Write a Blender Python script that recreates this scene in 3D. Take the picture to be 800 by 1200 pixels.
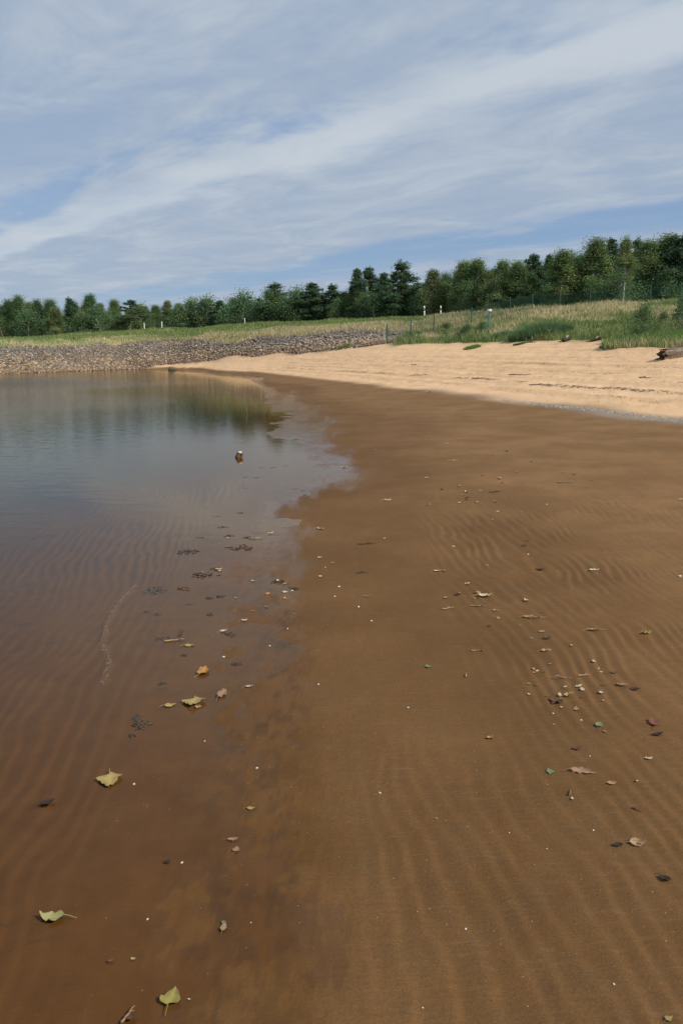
import bpy, math, random
import numpy as np
from mathutils import Vector, Matrix

for o in list(bpy.data.objects):
    bpy.data.objects.remove(o)
scene = bpy.context.scene
COL = scene.collection
R = math.radians

# ---------------------------------------------------------------- camera
F = 942.0            # focal length in pixels of the 800x1200 photograph
CAM_H = 1.6
PITCH = math.atan(185.0 / F)
cam = bpy.data.cameras.new('camera')
cam.sensor_fit = 'VERTICAL'
cam.sensor_height = 24.0
cam.lens = 24.0 * F / 1200.0
cam.clip_start = 0.05
cam.clip_end = 5000
camo = bpy.data.objects.new('camera', cam)
COL.objects.link(camo)
camo.location = (0, 0, CAM_H)
camo.rotation_euler = (math.pi / 2 - PITCH, 0, 0)
scene.camera = camo

# ---------------------------------------------------------------- light
SUN_EL, SUN_AZ = 43.0, 122.0          # azimuth clockwise from +Y (the view direction)
sun_dir = Vector((math.sin(R(SUN_AZ)) * math.cos(R(SUN_EL)), math.cos(R(SUN_AZ)) * math.cos(R(SUN_EL)), math.sin(R(SUN_EL))))
sl = bpy.data.lights.new('sun', 'SUN')
sl.energy = 4.2
sl.angle = R(0.6)
sl.color = (1.0, 0.94, 0.85)
so = bpy.data.objects.new('sun', sl)
COL.objects.link(so)
so.rotation_euler = sun_dir.to_track_quat('Z', 'Y').to_euler()
so.location = (30, -10, 40)


class NT:
    """tiny helper for node trees"""
    def __init__(self, nt):
        self.nt = nt
        nt.nodes.clear()

    def n(self, kind, inputs=None, **props):
        nd = self.nt.nodes.new(kind)
        for k, v in props.items():
            setattr(nd, k, v)
        for k, v in (inputs or {}).items():
            sock = nd.inputs[k]
            if isinstance(v, bpy.types.NodeSocket):
                self.nt.links.new(v, sock)
            else:
                sock.default_value = v
        return nd

    def math(self, op, a, b=0.0, c=None, clamp=False):
        d = {0: a, 1: b}
        if c is not None:
            d[2] = c
        return self.n('ShaderNodeMath', d, operation=op, use_clamp=clamp).outputs[0]

    def noise(self, vec, scale, detail=4, rough=0.55, dist=0.0, dim='3D'):
        nd = self.n('ShaderNodeTexNoise', {'Scale': scale, 'Detail': detail, 'Roughness': rough, 'Distortion': dist}, noise_dimensions=dim)
        if vec is not None:
            self.nt.links.new(vec, nd.inputs['Vector'])
        return nd.outputs['Fac']

    def ramp(self, fac, lo, hi, a=0.0, b=1.0, smooth=True):
        return self.n('ShaderNodeMapRange', {'Value': fac, 'From Min': lo, 'From Max': hi, 'To Min': a, 'To Max': b},
                      interpolation_type='SMOOTHSTEP' if smooth else 'LINEAR').outputs[0]

    def mix(self, fac, a, b, blend='MIX'):
        nd = self.nt.nodes.new('ShaderNodeMix')
        nd.data_type = 'RGBA'
        nd.blend_type = blend
        for s, v in ((nd.inputs[0], fac), (nd.inputs[6], a), (nd.inputs[7], b)):
            if isinstance(v, bpy.types.NodeSocket):
                self.nt.links.new(v, s)
            else:
                s.default_value = v if not isinstance(v, tuple) else (*v[:3], 1.0)
        return nd.outputs[2]

    def attr(self, name, out='Fac'):
        return self.n('ShaderNodeAttribute', attribute_name=name).outputs[out]


# ---------------------------------------------------------------- sky
world = bpy.data.worlds.new('World')
scene.world = world
world.use_nodes = True
w = NT(world.node_tree)
geo = w.n('ShaderNodeTexCoord')
sky = w.n('ShaderNodeTexSky', sky_type='NISHITA', sun_disc=False, sun_elevation=R(SUN_EL), sun_rotation=R(SUN_AZ),
          air_density=1.0, dust_density=0.6, ozone_density=1.6)
sep = w.n('ShaderNodeSeparateXYZ', {0: geo.outputs['Generated']})
zc = w.math('MAXIMUM', sep.outputs[2], 0.0)
zc = w.math('ADD', zc, 0.035)
px_ = w.math('DIVIDE', sep.outputs[0], zc)
py_ = w.math('DIVIDE', sep.outputs[1], zc)
# high cloud layer drawn out along one wind direction
nn = w.math('ADD', w.math('MULTIPLY', px_, 0.73), w.math('MULTIPLY', py_, 0.69))
ss = w.math('ADD', w.math('MULTIPLY', px_, 0.69), w.math('MULTIPLY', py_, -0.73))
v1 = w.n('ShaderNodeCombineXYZ', {0: nn, 1: w.math('MULTIPLY', ss, 0.55), 2: 3.3}).outputs[0]
v2 = w.n('ShaderNodeCombineXYZ', {0: nn, 1: w.math('MULTIPLY', ss, 0.16), 2: 8.1}).outputs[0]
big = w.noise(v2, 0.85, 5, 0.55, 0.3)
mid = w.noise(v1, 2.2, 7, 0.62, 0.6)
fine = w.noise(v1, 9.0, 6, 0.6, 0.4)
wob = w.math('ADD', nn, w.math('MULTIPLY', w.math('SUBTRACT', w.noise(v1, 1.5, 6, 0.6), 0.5), 0.8))
up_edge = w.ramp(wob, 1.95, 2.46)
dn_edge = w.ramp(wob, 2.70, 2.50)
streak = w.math('MULTIPLY', up_edge, dn_edge)
dens = w.math('ADD', w.math('MULTIPLY', big, 0.9), w.math('MULTIPLY', mid, 0.75))
dens = w.math('ADD', dens, w.math('MULTIPLY', fine, 0.12))
cover = w.ramp(dens, 0.62, 1.02, 0.62, 0.95)
bright = w.ramp(w.math('ADD', mid, w.math('MULTIPLY', fine, 0.15)), 0.45, 0.95)
ccol = w.mix(bright, (4.5, 5.35, 6.6), (6.0, 6.75, 7.5))
ccol = w.mix(w.math('MULTIPLY', streak, 0.8), ccol, (6.8, 7.4, 8.0))
cover = w.math('MAXIMUM', cover, w.math('MULTIPLY', streak, 0.85))
blue = w.mix(0.6, sky.outputs[0], (2.3, 4.1, 7.3))
gapn = w.noise(v1, 1.1, 5, 0.6, 0.5)
gap = w.math('MULTIPLY', w.math('MULTIPLY', w.ramp(wob, 4.25, 4.6), w.ramp(wob, 5.6, 5.1)), w.ramp(gapn, 0.36, 0.52))
gap2 = w.math('MULTIPLY', w.math('MULTIPLY', w.ramp(wob, 1.7, 2.0), w.ramp(wob, 2.35, 2.15)), w.ramp(gapn, 0.44, 0.60))
cover = w.math('MULTIPLY', cover, w.math('SUBTRACT', 1.0, w.math('MULTIPLY', w.math('MAXIMUM', gap, w.math('MULTIPLY', gap2, 0.9)), 0.76)))
final = w.mix(cover, blue, ccol)
bg = w.n('ShaderNodeBackground', {'Color': final, 'Strength': 0.087})
wo = w.n('ShaderNodeOutputWorld', {'Surface': bg.outputs[0]})

scene.view_settings.view_transform = 'Standard'
scene.view_settings.look = 'None'
scene.view_settings.exposure = 0.0
scene.view_settings.gamma = 1.0
scene.view_settings.use_curve_mapping = False

# ---------------------------------------------------------------- pixel <-> place
SP, CP = math.sin(PITCH), math.cos(PITCH)


def pg(u, v, z=0.0):
    """point on the level z seen at photo pixel (u, v)"""
    a, b = (u - 400) / F, (v - 600) / F
    t = (CAM_H - z) / (SP + b * CP)
    return (t * a, t * (CP - b * SP), z)


def pd(u, y, z=0.0):
    """point at ground distance y and height z in the photo column u"""
    dep = y * CP + (CAM_H - z) * SP
    return ((u - 400) / F * dep, y, z)


def zv(v, y):
    """height at distance y that shows at photo row v"""
    th = PITCH + math.atan((v - 600) / F)
    return CAM_H - y * math.tan(th)


# ---------------------------------------------------------------- numpy noise
def _h(ix, iy, seed):
    n = (ix.astype(np.int64) * 374761393 + iy.astype(np.int64) * 668265263 + seed * 1442695041) & 0x7fffffff
    n = ((n ^ (n >> 13)) * 1274126177) & 0x7fffffff
    n = (n ^ (n >> 16)) & 0xffffff
    return n / float(0xffffff)


def vnoise(x, y, seed=0):
    x = np.asarray(x, float); y = np.asarray(y, float)
    ix, iy = np.floor(x), np.floor(y)
    fx, fy = x - ix, y - iy
    fx = fx * fx * fx * (fx * (fx * 6 - 15) + 10); fy = fy * fy * fy * (fy * (fy * 6 - 15) + 10)
    ix = ix.astype(np.int64); iy = iy.astype(np.int64)
    a = _h(ix, iy, seed); b = _h(ix + 1, iy, seed); c = _h(ix, iy + 1, seed); d = _h(ix + 1, iy + 1, seed)
    return (a * (1 - fx) + b * fx) * (1 - fy) + (c * (1 - fx) + d * fx) * fy - 0.5


def fbm(x, y, seed=0, octv=4, gain=0.5):
    s, amp, f = 0, 1.0, 1.0
    for k in range(octv):
        s = s + amp * vnoise(x * f + 17.3 * k, y * f - 9.1 * k, seed + k)
        amp *= gain; f *= 2.03
    return s


def sst(a, b, x):
    t = np.clip((x - a) / (b - a), 0, 1)
    return t * t * (3 - 2 * t)


# ---------------------------------------------------------------- terrain
SHORE = [(-0.42, -9.0), (-0.40, -3.0), (-0.36, 0.0)] + [pg(*p)[:2] for p in (
    (285, 1200), (303, 1000), (308, 850), (318, 740), (300, 680), (312, 640), (322, 600), (352, 568), (386, 549), (378, 535), (342, 512),
    (357, 490), (345, 478), (325, 467), (312, 456), (285, 447), (250, 439.5), (205, 434.0))] + \
    [pd(150, 86)[:2], pd(100, 79)[:2], pd(50, 72.5)[:2], pd(0, 68)[:2], pd(-120, 60)[:2], pd(-320, 52)[:2], (-62, 30), (-120, 10), (-200, -9)]
SHORE = np.array(SHORE)


def seg_dist(x, y, line):
    best = np.full(x.shape, 1e9)
    for (ax, ay), (bx, by) in zip(line[:-1], line[1:]):
        dx, dy = bx - ax, by - ay
        L = dx * dx + dy * dy
        t = np.clip(((x - ax) * dx + (y - ay) * dy) / L, 0, 1)
        best = np.minimum(best, np.hypot(x - ax - t * dx, y - ay - t * dy))
    return best


def in_poly(x, y, poly):
    c = np.zeros(x.shape, bool)
    n = len(poly)
    for i in range(n):
        ax, ay = poly[i]; bx, by = poly[(i + 1) % n]
        if ay == by:
            continue
        cond = ((ay > y) != (by > y)) & (x < (bx - ax) * (y - ay) / (by - ay) + ax)
        c ^= cond
    return c


# visible lines of the place as (photo column, distance, height)
WETLINE = [(205, 84, .22), (250, 71, .25), (300, 63, .25), (350, 51, .25), (400, 43, .25), (455, 34, .25), (500, 31, .25), (560, 26.5, .25),
           (650, 22, .25), (700, 20, .25), (800, 17, .25), (950, 14, .25), (1200, 11, .25)]
VEGEDGE = [(150, 88, .3), (200, 88, .5), (250, 85, 1.0), (300, 76, 1.35), (350, 68, 1.65), (400, 63, 1.95), (455, 58, 2.2), (508, 54, 2.25), (560, 50, 2.25),
           (630, 45, 2.25), (700, 41, 2.25), (750, 37, 2.15), (800, 33, 1.95), (950, 27, 1.8), (1200, 22, 1.8)]
ROCKFOOT = [(-320, 52, .1), (-120, 60, .1), (0, 68, .1), (50, 72.5, .1), (100, 79, .1), (150, 87, .2), (200, 88, .5), (250, 85, 1.0), (300, 76, 1.35),
            (350, 68, 1.65), (400, 63, 1.95), (455, 59, 2.25), (530, 56.5, 2.6)]
ROCKTOP = [(-320, 58, 1.8), (-120, 67, 2.0), (0, 75, 2.2), (50, 79, 2.3), (100, 85, 2.45), (150, 91, 2.8), (200, 94, 3.15), (250, 91, 3.3), (300, 84, 3.4),
           (350, 77.5, 3.4), (400, 72.5, 3.45), (455, 68, 3.45), (530, 63, 3.4)]
CROWN = [(-320, 110, 3.4), (-120, 125, 3.7), (0, 133, 4.0), (100, 120, 4.5), (170, 118, 5.0), (300, 103, 5.2), (400, 95, 5.4), (500, 85, 5.4), (600, 76, 5.5),
         (700, 69, 5.6), (800, 67, 5.7), (950, 62, 5.8), (1200, 56, 5.8)]


def line_at(line, u):
    us = [p[0] for p in line]
    return float(np.interp(u, us, [p[1] for p in line])), float(np.interp(u, us, [p[2] for p in line]))


def dom(x, y):
    r = np.maximum(np.asarray(y, float) + 3.5, 0.8)
    return np.log(r) * 0.7, np.asarray(x, float) / r


ctl = []
for L in (WETLINE, VEGEDGE, ROCKTOP, CROWN):
    ctl += [pd(*p) for p in L]
ctl += [pd(*p) for p in ROCKFOOT[:5]]
for p in CROWN:
    ctl.append(pd(p[0], p[1] + 12, p[2] + 0.15)); ctl.append(pd(p[0], p[1] + 60, p[2] + 0.3)); ctl.append(pd(p[0], p[1] + 300, p[2]))
for u in (-320, -220, -120, -60, 0, 25, 50, 75, 100, 125, 150, 175, 200, 225, 250, 300, 350, 400, 455, 530):
    d0, z0 = line_at(ROCKTOP, u); d1, z1 = line_at(CROWN, u)
    f0, g0 = line_at(ROCKFOOT, u)
    for t in (.25, .5, .75):
        ctl.append(pd(u, d0 + (d1 - d0) * t, z0 + (z1 - z0) * t ** .9))
    ctl.append(pd(u, (d0 + f0) / 2, (z0 + g0) / 2))
    if u in (25, 75, 125, 175, 225):
        ctl.append(pd(u, d0, z0)); ctl.append(pd(u, f0, g0))
for u in (600, 660, 720, 780, 850, 950):
    d0, z0 = line_at(VEGEDGE, u); d1, z1 = line_at(CROWN, u)
    for t in (.33, .66):
        ctl.append(pd(u, d0 + (d1 - d0) * t, z0 + (z1 - z0) * t))
for p in SHORE[2:-4:2]:
    ctl.append((p[0], p[1], 0.0))
ctl += [(1.0, 0.5, .03), (3, 1, .09), (6, 2, .17), (1.0, 3, .03), (2.5, 4, .07), (2, 7, .06), (5, 6, .14), (4.0, 10, .12), (0.9, 6, .03), (2.5, 14, .10), (8, 8, .22),
        (1, -2.5, .03), (3, -2.8, .08)]
ctl = np.array(ctl)
cx, cy = dom(ctl[:, 0], ctl[:, 1])


def tps(r2):
    return 0.5 * r2 * np.log(np.maximum(r2, 1e-12))


A = tps((cx[:, None] - cx[None]) ** 2 + (cy[:, None] - cy[None]) ** 2) + np.eye(len(cx)) * 2e-5
Pm = np.stack([np.ones_like(cx), cx, cy], 1)
M = np.block([[A, Pm], [Pm.T, np.zeros((3, 3))]])
sol = np.linalg.solve(M, np.concatenate([ctl[:, 2], np.zeros(3)]))


def land(x, y):
    qx, qy = dom(x, y)
    out = sol[-3] + sol[-2] * qx + sol[-1] * qy
    for k in range(len(cx)):
        out = out + sol[k] * tps((qx - cx[k]) ** 2 + (qy - cy[k]) ** 2)
    return out


RIDGE = np.array([pg(*p)[:2] for p in ((158, 684), (138, 705), (124, 728), (121, 752), (127, 772), (122, 800))])


def terrain(x, y):
    """returns full height, smooth height, signed distance (land +), ripple strength"""
    x = np.asarray(x, float); y = np.asarray(y, float)
    d = seg_dist(x, y, SHORE)
    water = in_poly(x, y, SHORE)
    sd = np.where(water, -d, d)
    # frayed shoreline
    sc = 0.06 + 0.03 * np.clip(y, 0, 60)
    sdw = sd + sc * fbm(x / (0.35 + 0.06 * np.clip(y, 0, 60)), y / (0.5 + 0.2 * np.clip(y, 0, 60)), 3, 3) * 1.2
    zl = land(x, y)
    k = sst(0.0, np.minimum(1.5 + 0.10 * np.clip(y, 0, 100), 2.6), sd)
    z_land = np.maximum(zl, 0.004) * k + (1 - k) * 0.010 * np.maximum(sdw, 0)
    dd = np.maximum(-sdw, 0)
    z_bed = -(0.010 * np.minimum(dd, 0.7) + 0.040 * np.clip(dd - 0.7, 0, 1.5) + 0.06 * np.clip(dd - 2.2, 0, 6) + 0.12 * np.clip(dd - 8.2, 0, 12))
    zs = np.where(sdw > 0, np.maximum(z_land, 0.010 * np.clip(sdw, 0, 1.0)), z_bed)
    zs = np.where((sdw <= 0) & (sd > 0.6 + 0.05 * np.clip(y, 0, 60)), z_land, zs)
    # sand ripples, crests running away from the viewer
    lam = 0.078
    warp = 0.22 * fbm(x / 0.9, y / 1.7, 11, 3) + 0.06 * fbm(x / 0.20, y / 0.38, 14, 2)
    ph = (x + warp + 0.10 * y + 0.02 * np.sin(y * 1.1)) / lam
    fr = ph - np.floor(ph)
    prof = np.where(fr < 0.74, fr / 0.74, (1 - fr) / 0.26)
    prof = 0.6 * prof + 0.4 * prof * prof * (3 - 2 * prof) - 0.5
    patch = sst(-0.16, 0.20, fbm(x / 1.5 + 4.2, y / 2.6 + 1.3, 21, 3))
    p_right = sst(0.35, 0.9, x - 0.02 * y) * sst(2.6, 3.6, y) * (1 - sst(7.5, 10, y)) * (0.35 + 0.65 * patch) * 1.6
    p_near = 2.0 * sst(-0.05, 0.25, x) * (1 - sst(2.3, 3.4, y)) * (0.45 + 0.55 * patch)
    p_left = 2.7 * sst(0.35, 0.9, -sd) * (0.3 + 0.7 * patch) * (1 - sst(10, 14, y))
    rip = np.clip(p_right + p_near + p_left, 0, 2.8)
    far = 1 - sst(9, 14, y)
    z = zs + prof * 0.0078 * rip * far
    # soft undulation and pitting of the sand
    edge = np.exp(-(sd / (0.7 + 0.07 * np.clip(y, 0, 60))) ** 2)
    z = z + edge * (0.0050 * fbm(x / (0.16 + .05 * np.clip(y, 0, 60)), y / (0.30 + 0.02 * np.clip(y, 0, 60)), 33, 6, .72))
    z = z + 0.010 * fbm(x / 0.9, y / 1.6, 31, 3) * sst(0.25, 1.2, sd) * far
    z = z + (0.0022 * fbm(x / 0.06, y / 0.09, 41, 3)) * (0.4 + 0.6 * patch) * far
    dry = sst(0.22, 0.34, zs) * (1 - sst(2.2, 2.6, zs))
    z = z + dry * (0.06 * fbm(x / 0.9, y / 0.9, 51, 5, .6) + 0.02 * np.sin(zs * 42 + 3 * fbm(x / 6, y / 6, 55, 2)))
    z = z + sst(2.3, 3.2, zs) * 0.35 * fbm(x / 5, y / 5, 61, 4)
    # low sand ridge in the shallows that reaches the surface
    rd = seg_dist(x, y, RIDGE)
    bump = np.exp(-(rd / 0.016) ** 2) * (0.55 + 1.2 * fbm(x / .05, y / .05, 95, 2))
    z = np.where(rd < 0.2, z + bump * np.maximum(-zs * 0.8, 0), z)
    return z, zs, sdw, rip


def hgt(x, y):
    z = terrain(np.atleast_1d(np.asarray(x, float)), np.atleast_1d(np.asarray(y, float)))[0]
    return z


def h1(x, y):
    return float(hgt(x, y)[0])


_TY = np.exp(np.linspace(math.log(0.8), math.log(130), 1400))


def hit(u, v):
    """where the view ray of a photo pixel meets the ground or the water"""
    if v > 500:
        x, y, _ = pg(u, v, 0.0)
        for _ in range(3):
            x, y, _ = pg(u, v, max(h1(x, y), 0.0))
        return x, y, max(h1(x, y), 0.0)
    a, b = (u - 400) / F, (v - 600) / F
    k = _TY / (CP - b * SP)
    xs, zs_ = k * a, CAM_H - k * (SP + b * CP)
    g_ = np.maximum(hgt(xs, _TY), 0)
    i = int(np.argmax(zs_ < g_))
    return float(xs[i]), float(_TY[i]), float(g_[i])


# ---------------------------------------------------------------- mesh helpers
def mesh_np(name, verts, faces, mat=None, attrs=None, smooth=False):
    """verts (N,3); faces (M,k) with one k"""
    verts = np.ascontiguousarray(verts, np.float32); faces = np.ascontiguousarray(faces, np.int32)
    me = bpy.data.meshes.new(name)
    me.vertices.add(len(verts)); me.vertices.foreach_set('co', verts.ravel())
    k = faces.shape[1]
    me.loops.add(faces.size); me.loops.foreach_set('vertex_index', faces.ravel())
    me.polygons.add(len(faces))
    me.polygons.foreach_set('loop_start', np.arange(0, faces.size, k, dtype=np.int32))
    me.polygons.foreach_set('loop_total', np.full(len(faces), k, np.int32))
    if smooth:
        me.polygons.foreach_set('use_smooth', np.ones(len(faces), bool))
    for an, av in (attrs or {}).items():
        av = np.ascontiguousarray(av, np.float32)
        if av.ndim == 2:
            at = me.color_attributes.new(an, 'FLOAT_COLOR', 'POINT')
            if av.shape[1] == 3:
                av = np.concatenate([av, np.ones((len(av), 1), np.float32)], 1)
            at.data.foreach_set('color', np.ascontiguousarray(av).ravel())
        else:
            at = me.attributes.new(an, 'FLOAT', 'POINT')
            at.data.foreach_set('value', av)
    me.update(calc_edges=True)
    me.validate()
    if mat:
        me.materials.append(mat)
    return me


def link(name, me, parent=None, loc=None):
    o = bpy.data.objects.new(name, me)
    COL.objects.link(o)
    if parent is not None:
        o.parent = parent
    if loc is not None:
        o.location = loc
    return o


def tag(o, label, cat, group=None):
    o['label'] = label; o['category'] = cat
    if group:
        o['group'] = group
    return o


def kind(o, k, label=None):
    o['kind'] = k
    if label:
        o['label'] = label
    return o


class MB:
    """collects triangles with a colour per vertex"""
    def __init__(self):
        self.v, self.f, self.c, self.n = [], [], [], 0

    def add(self, v, f, col=(1, 1, 1)):
        v = np.asarray(v, float); f = np.asarray(f, int)
        if f.shape[1] == 4:
            f = np.concatenate([f[:, [0, 1, 2]], f[:, [0, 2, 3]]])
        self.v.append(v); self.f.append(f + self.n); self.n += len(v)
        c = np.asarray(col, float)
        self.c.append(np.tile(c, (len(v), 1)) if c.ndim == 1 else c)

    def tube(self, pts, rad, sides=7, col=(1, 1, 1), cap=True):
        pts = np.asarray(pts, float)
        n = len(pts)
        vs = []
        t = np.gradient(pts, axis=0)
        ref = np.array([0.31, 0.17, 0.93])
        if abs(np.dot(t[0] / (np.linalg.norm(t[0]) + 1e-9), ref)) > .9:
            ref = np.array([1, .1, 0.0])
        for i in range(n):
            d = t[i] / (np.linalg.norm(t[i]) + 1e-9)
            a = np.cross(d, ref); a /= np.linalg.norm(a) + 1e-9
            b = np.cross(d, a)
            ang = np.linspace(0, 2 * math.pi, sides, endpoint=False)
            vs.append(pts[i] + rad[i] * (np.cos(ang)[:, None] * a + np.sin(ang)[:, None] * b))
        v = np.concatenate(vs)
        f = []
        for i in range(n - 1):
            for j in range(sides):
                k = (j + 1) % sides
                f.append((i * sides + j, i * sides + k, (i + 1) * sides + k, (i + 1) * sides + j))
        f = np.array(f)
        self.add(v, f, col)
        if cap:
            for i in (0, n - 1):
                base = vs[i]
                vv = np.concatenate([base, base.mean(0)[None]])
                ff = [(j, (j + 1) % sides, sides) for j in range(sides)]
                self.add(vv, ff, col)

    def box(self, lo, hi, col=(1, 1, 1)):
        x0, y0, z0 = lo; x1, y1, z1 = hi
        v = [(x0, y0, z0), (x1, y0, z0), (x1, y1, z0), (x0, y1, z0), (x0, y0, z1), (x1, y0, z1), (x1, y1, z1), (x0, y1, z1)]
        f = [(3, 2, 1, 0), (4, 5, 6, 7), (0, 1, 5, 4), (1, 2, 6, 5), (2, 3, 7, 6), (3, 0, 4, 7)]
        self.add(v, f, col)

    def mesh(self, name, mat, smooth=False):
        return mesh_np(name, np.concatenate(self.v), np.concatenate(self.f), mat, {'tint': np.concatenate(self.c)}, smooth)


# ---------------------------------------------------------------- materials
def new_mat(name):
    m = bpy.data.materials.new(name)
    m.use_nodes = True
    return m, NT(m.node_tree)


def out(nt, surf, vol=None):
    o = nt.n('ShaderNodeOutputMaterial', {'Surface': surf})
    if vol is not None:
        nt.nt.links.new(vol, o.inputs['Volume'])


# ground: wet brown flats, dry pale beach, soil under grass and stones
m_ground, g = new_mat('beach_ground')
pos = g.n('ShaderNodeNewGeometry').outputs['Position']
wet, film, veg, rock, elev, grav, skin, damp = (g.attr(a) for a in ('wet', 'film', 'veg', 'rock', 'elev', 'grav', 'skin', 'damp'))
n_big = g.noise(pos, 0.9, 5, 0.6)
n_mid = g.noise(pos, 6.0, 6, 0.65)
n_fine = g.noise(pos, 70.0, 4, 0.7)
n_grain = g.noise(pos, 420.0, 2, 0.6)
c_wet = g.mix(g.ramp(n_big, 0.3, 0.7), (0.172, 0.092, 0.036), (0.248, 0.136, 0.057))
c_damp = g.mix(g.ramp(n_big, 0.3, 0.7), (0.118, 0.058, 0.020), (0.165, 0.083, 0.031))
c_wet = g.mix(damp, c_wet, c_damp)
c_wet = g.mix(g.ramp(n_mid, 0.40, 0.75, 0, 0.35), c_wet, (0.112, 0.072, 0.034))
c_wet = g.mix(g.ramp(n_grain, 0.54, 0.72, 0, 0.42), c_wet, (0.06, 0.036, 0.018))
c_wet = g.mix(g.ramp(n_grain, 0.42, 0.28, 0, 0.42), c_wet, (0.30, 0.20, 0.11))
c_sat = g.mix(g.ramp(n_mid, 0.3, 0.7), (0.102, 0.044, 0.011), (0.122, 0.054, 0.014))
n_g2 = g.noise(pos, 170.0, 3, 0.7)
c_wet = g.mix(g.ramp(n_g2, 0.54, 0.74, 0, 0.35), c_wet, (0.075, 0.043, 0.020))
c_wet = g.mix(g.ramp(n_g2, 0.44, 0.28, 0, 0.35), c_wet, (0.27, 0.17, 0.09))
sx_ = g.n('ShaderNodeMapping', {'Vector': pos, 'Scale': (7.0, 62.0, 7.0)}).outputs[0]
n_str = g.noise(sx_, 1.0, 4, 0.65)
c_wet = g.mix(g.ramp(n_fine, 0.48, 0.70, 0, 0.42), c_wet, (0.085, 0.050, 0.024))
c_wet = g.mix(g.ramp(n_str, 0.52, 0.75, 0, 0.30), c_wet, (0.090, 0.054, 0.026))
c_wet = g.mix(g.ramp(n_str, 0.46, 0.25, 0, 0.25), c_wet, (0.22, 0.14, 0.075))
c_wet = g.mix(film, c_wet, c_sat)
# dark organic stains in the shallows
st = g.n('ShaderNodeMapping', {'Vector': pos, 'Scale': (1.0, 1.0, 1.0)}).outputs[0]
stain = g.ramp(g.noise(st, 3.1, 6, 0.62, 0.8), 0.60, 0.72)
stain = g.math('MULTIPLY', stain, g.ramp(film, 0.15, 0.6, 0, 0.55))
c_wet = g.mix(stain, c_wet, (0.045, 0.030, 0.016))
c_wet = g.mix(g.attr('silt'), c_wet, (0.042, 0.027, 0.014))
# the dry beach, faintly lined along its contours
lv = g.n('ShaderNodeCombineXYZ', {0: g.math('ADD', g.math('MULTIPLY', elev, 9.0), g.math('MULTIPLY', n_big, 1.4)), 1: g.math('MULTIPLY', g.n('ShaderNodeSeparateXYZ', {0: pos}).outputs[0], 0.12), 2: 0.0}).outputs[0]
n_line = g.noise(lv, 1.6, 5, 0.65)
c_dry = g.mix(g.ramp(n_line, 0.3, 0.7), (0.55, 0.358, 0.20), (0.67, 0.452, 0.268))
c_dry = g.mix(g.ramp(n_mid, 0.52, 0.8, 0, 0.5), c_dry, (0.40, 0.25, 0.14))
c_dry = g.mix(g.ramp(n_fine, 0.60, 0.8, 0, 0.4), c_dry, (0.25, 0.16, 0.09))
c_grav = g.mix(g.ramp(n_fine, 0.4, 0.6), (0.17, 0.15, 0.13), (0.32, 0.26, 0.20))
c_soil = g.mix(g.ramp(g.noise(pos, 0.35, 5, 0.6), 0.42, 0.62), (0.135, 0.185, 0.060), (0.34, 0.28, 0.15))
c_rock = g.mix(g.ramp(n_mid, 0.35, 0.65), (0.10, 0.085, 0.07), (0.22, 0.17, 0.12))
base = g.mix(wet, c_dry, c_wet)
base = g.mix(grav, base, c_grav)
base = g.mix(rock, base, c_rock)
base = g.mix(veg, base, c_soil)
rough = g.math('SUBTRACT', 0.95, g.math('MULTIPLY', wet, 0.22))
spec = 0.06
bh = g.math('ADD', g.math('MULTIPLY', n_fine, 0.004), g.math('MULTIPLY', n_grain, 0.0010))
bh = g.math('ADD', bh, g.math('MULTIPLY', n_mid, 0.006))
bh = g.math('ADD', bh, g.math('MULTIPLY', n_str, 0.0035))
bmp = g.n('ShaderNodeBump', {'Strength': 0.55, 'Distance': 1.0, 'Height': bh})
bmp2 = g.n('ShaderNodeBump', {'Strength': 0.12, 'Distance': 1.0, 'Height': bh})
pb = g.n('ShaderNodeBsdfPrincipled', {'Base Color': base, 'Roughness': rough, 'Specular IOR Level': spec, 'Normal': bmp.outputs[0], 'Coat Weight': skin, 'Coat Roughness': 0.12, 'Coat IOR': 1.27, 'Coat Normal': bmp2.outputs[0]})
out(g, pb.outputs[0])

# lake water: clear skin over tea-brown water
m_water, g = new_mat('lake_water')
pos = g.n('ShaderNodeNewGeometry').outputs['Position']
chop = g.attr('chop')
w1 = g.n('ShaderNodeMapping', {'Vector': pos, 'Rotation': (0, 0, 0.5), 'Scale': (1.0, 1.9, 1.0)}).outputs[0]
wn = g.math('ADD', g.math('MULTIPLY', g.noise(w1, 2.4, 3, 0.5), 0.030), g.math('MULTIPLY', g.noise(w1, 9.0, 3, 0.5), 0.007))
wn = g.math('MULTIPLY', wn, chop)
bmp = g.n('ShaderNodeBump', {'Strength': 1.0, 'Distance': 1.0, 'Height': wn})
fres = g.n('ShaderNodeFresnel', {'IOR': 1.26, 'Normal': bmp.outputs[0]})
gl = g.n('ShaderNodeBsdfGlossy', {'Color': (0.95, 0.91, 0.78, 1), 'Roughness': 0.06, 'Normal': bmp.outputs[0]})
tr = g.n('ShaderNodeBsdfTransparent', {'Color': (1, 1, 1, 1)})
ms = g.n('ShaderNodeMixShader', {0: fres.outputs[0], 1: tr.outputs[0], 2: gl.outputs[0]})
va = g.n('ShaderNodeVolumeAbsorption', {'Color': (0.76, 0.58, 0.10, 1), 'Density': 6.5})
out(g, ms.outputs[0], va.outputs[0])


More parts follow.
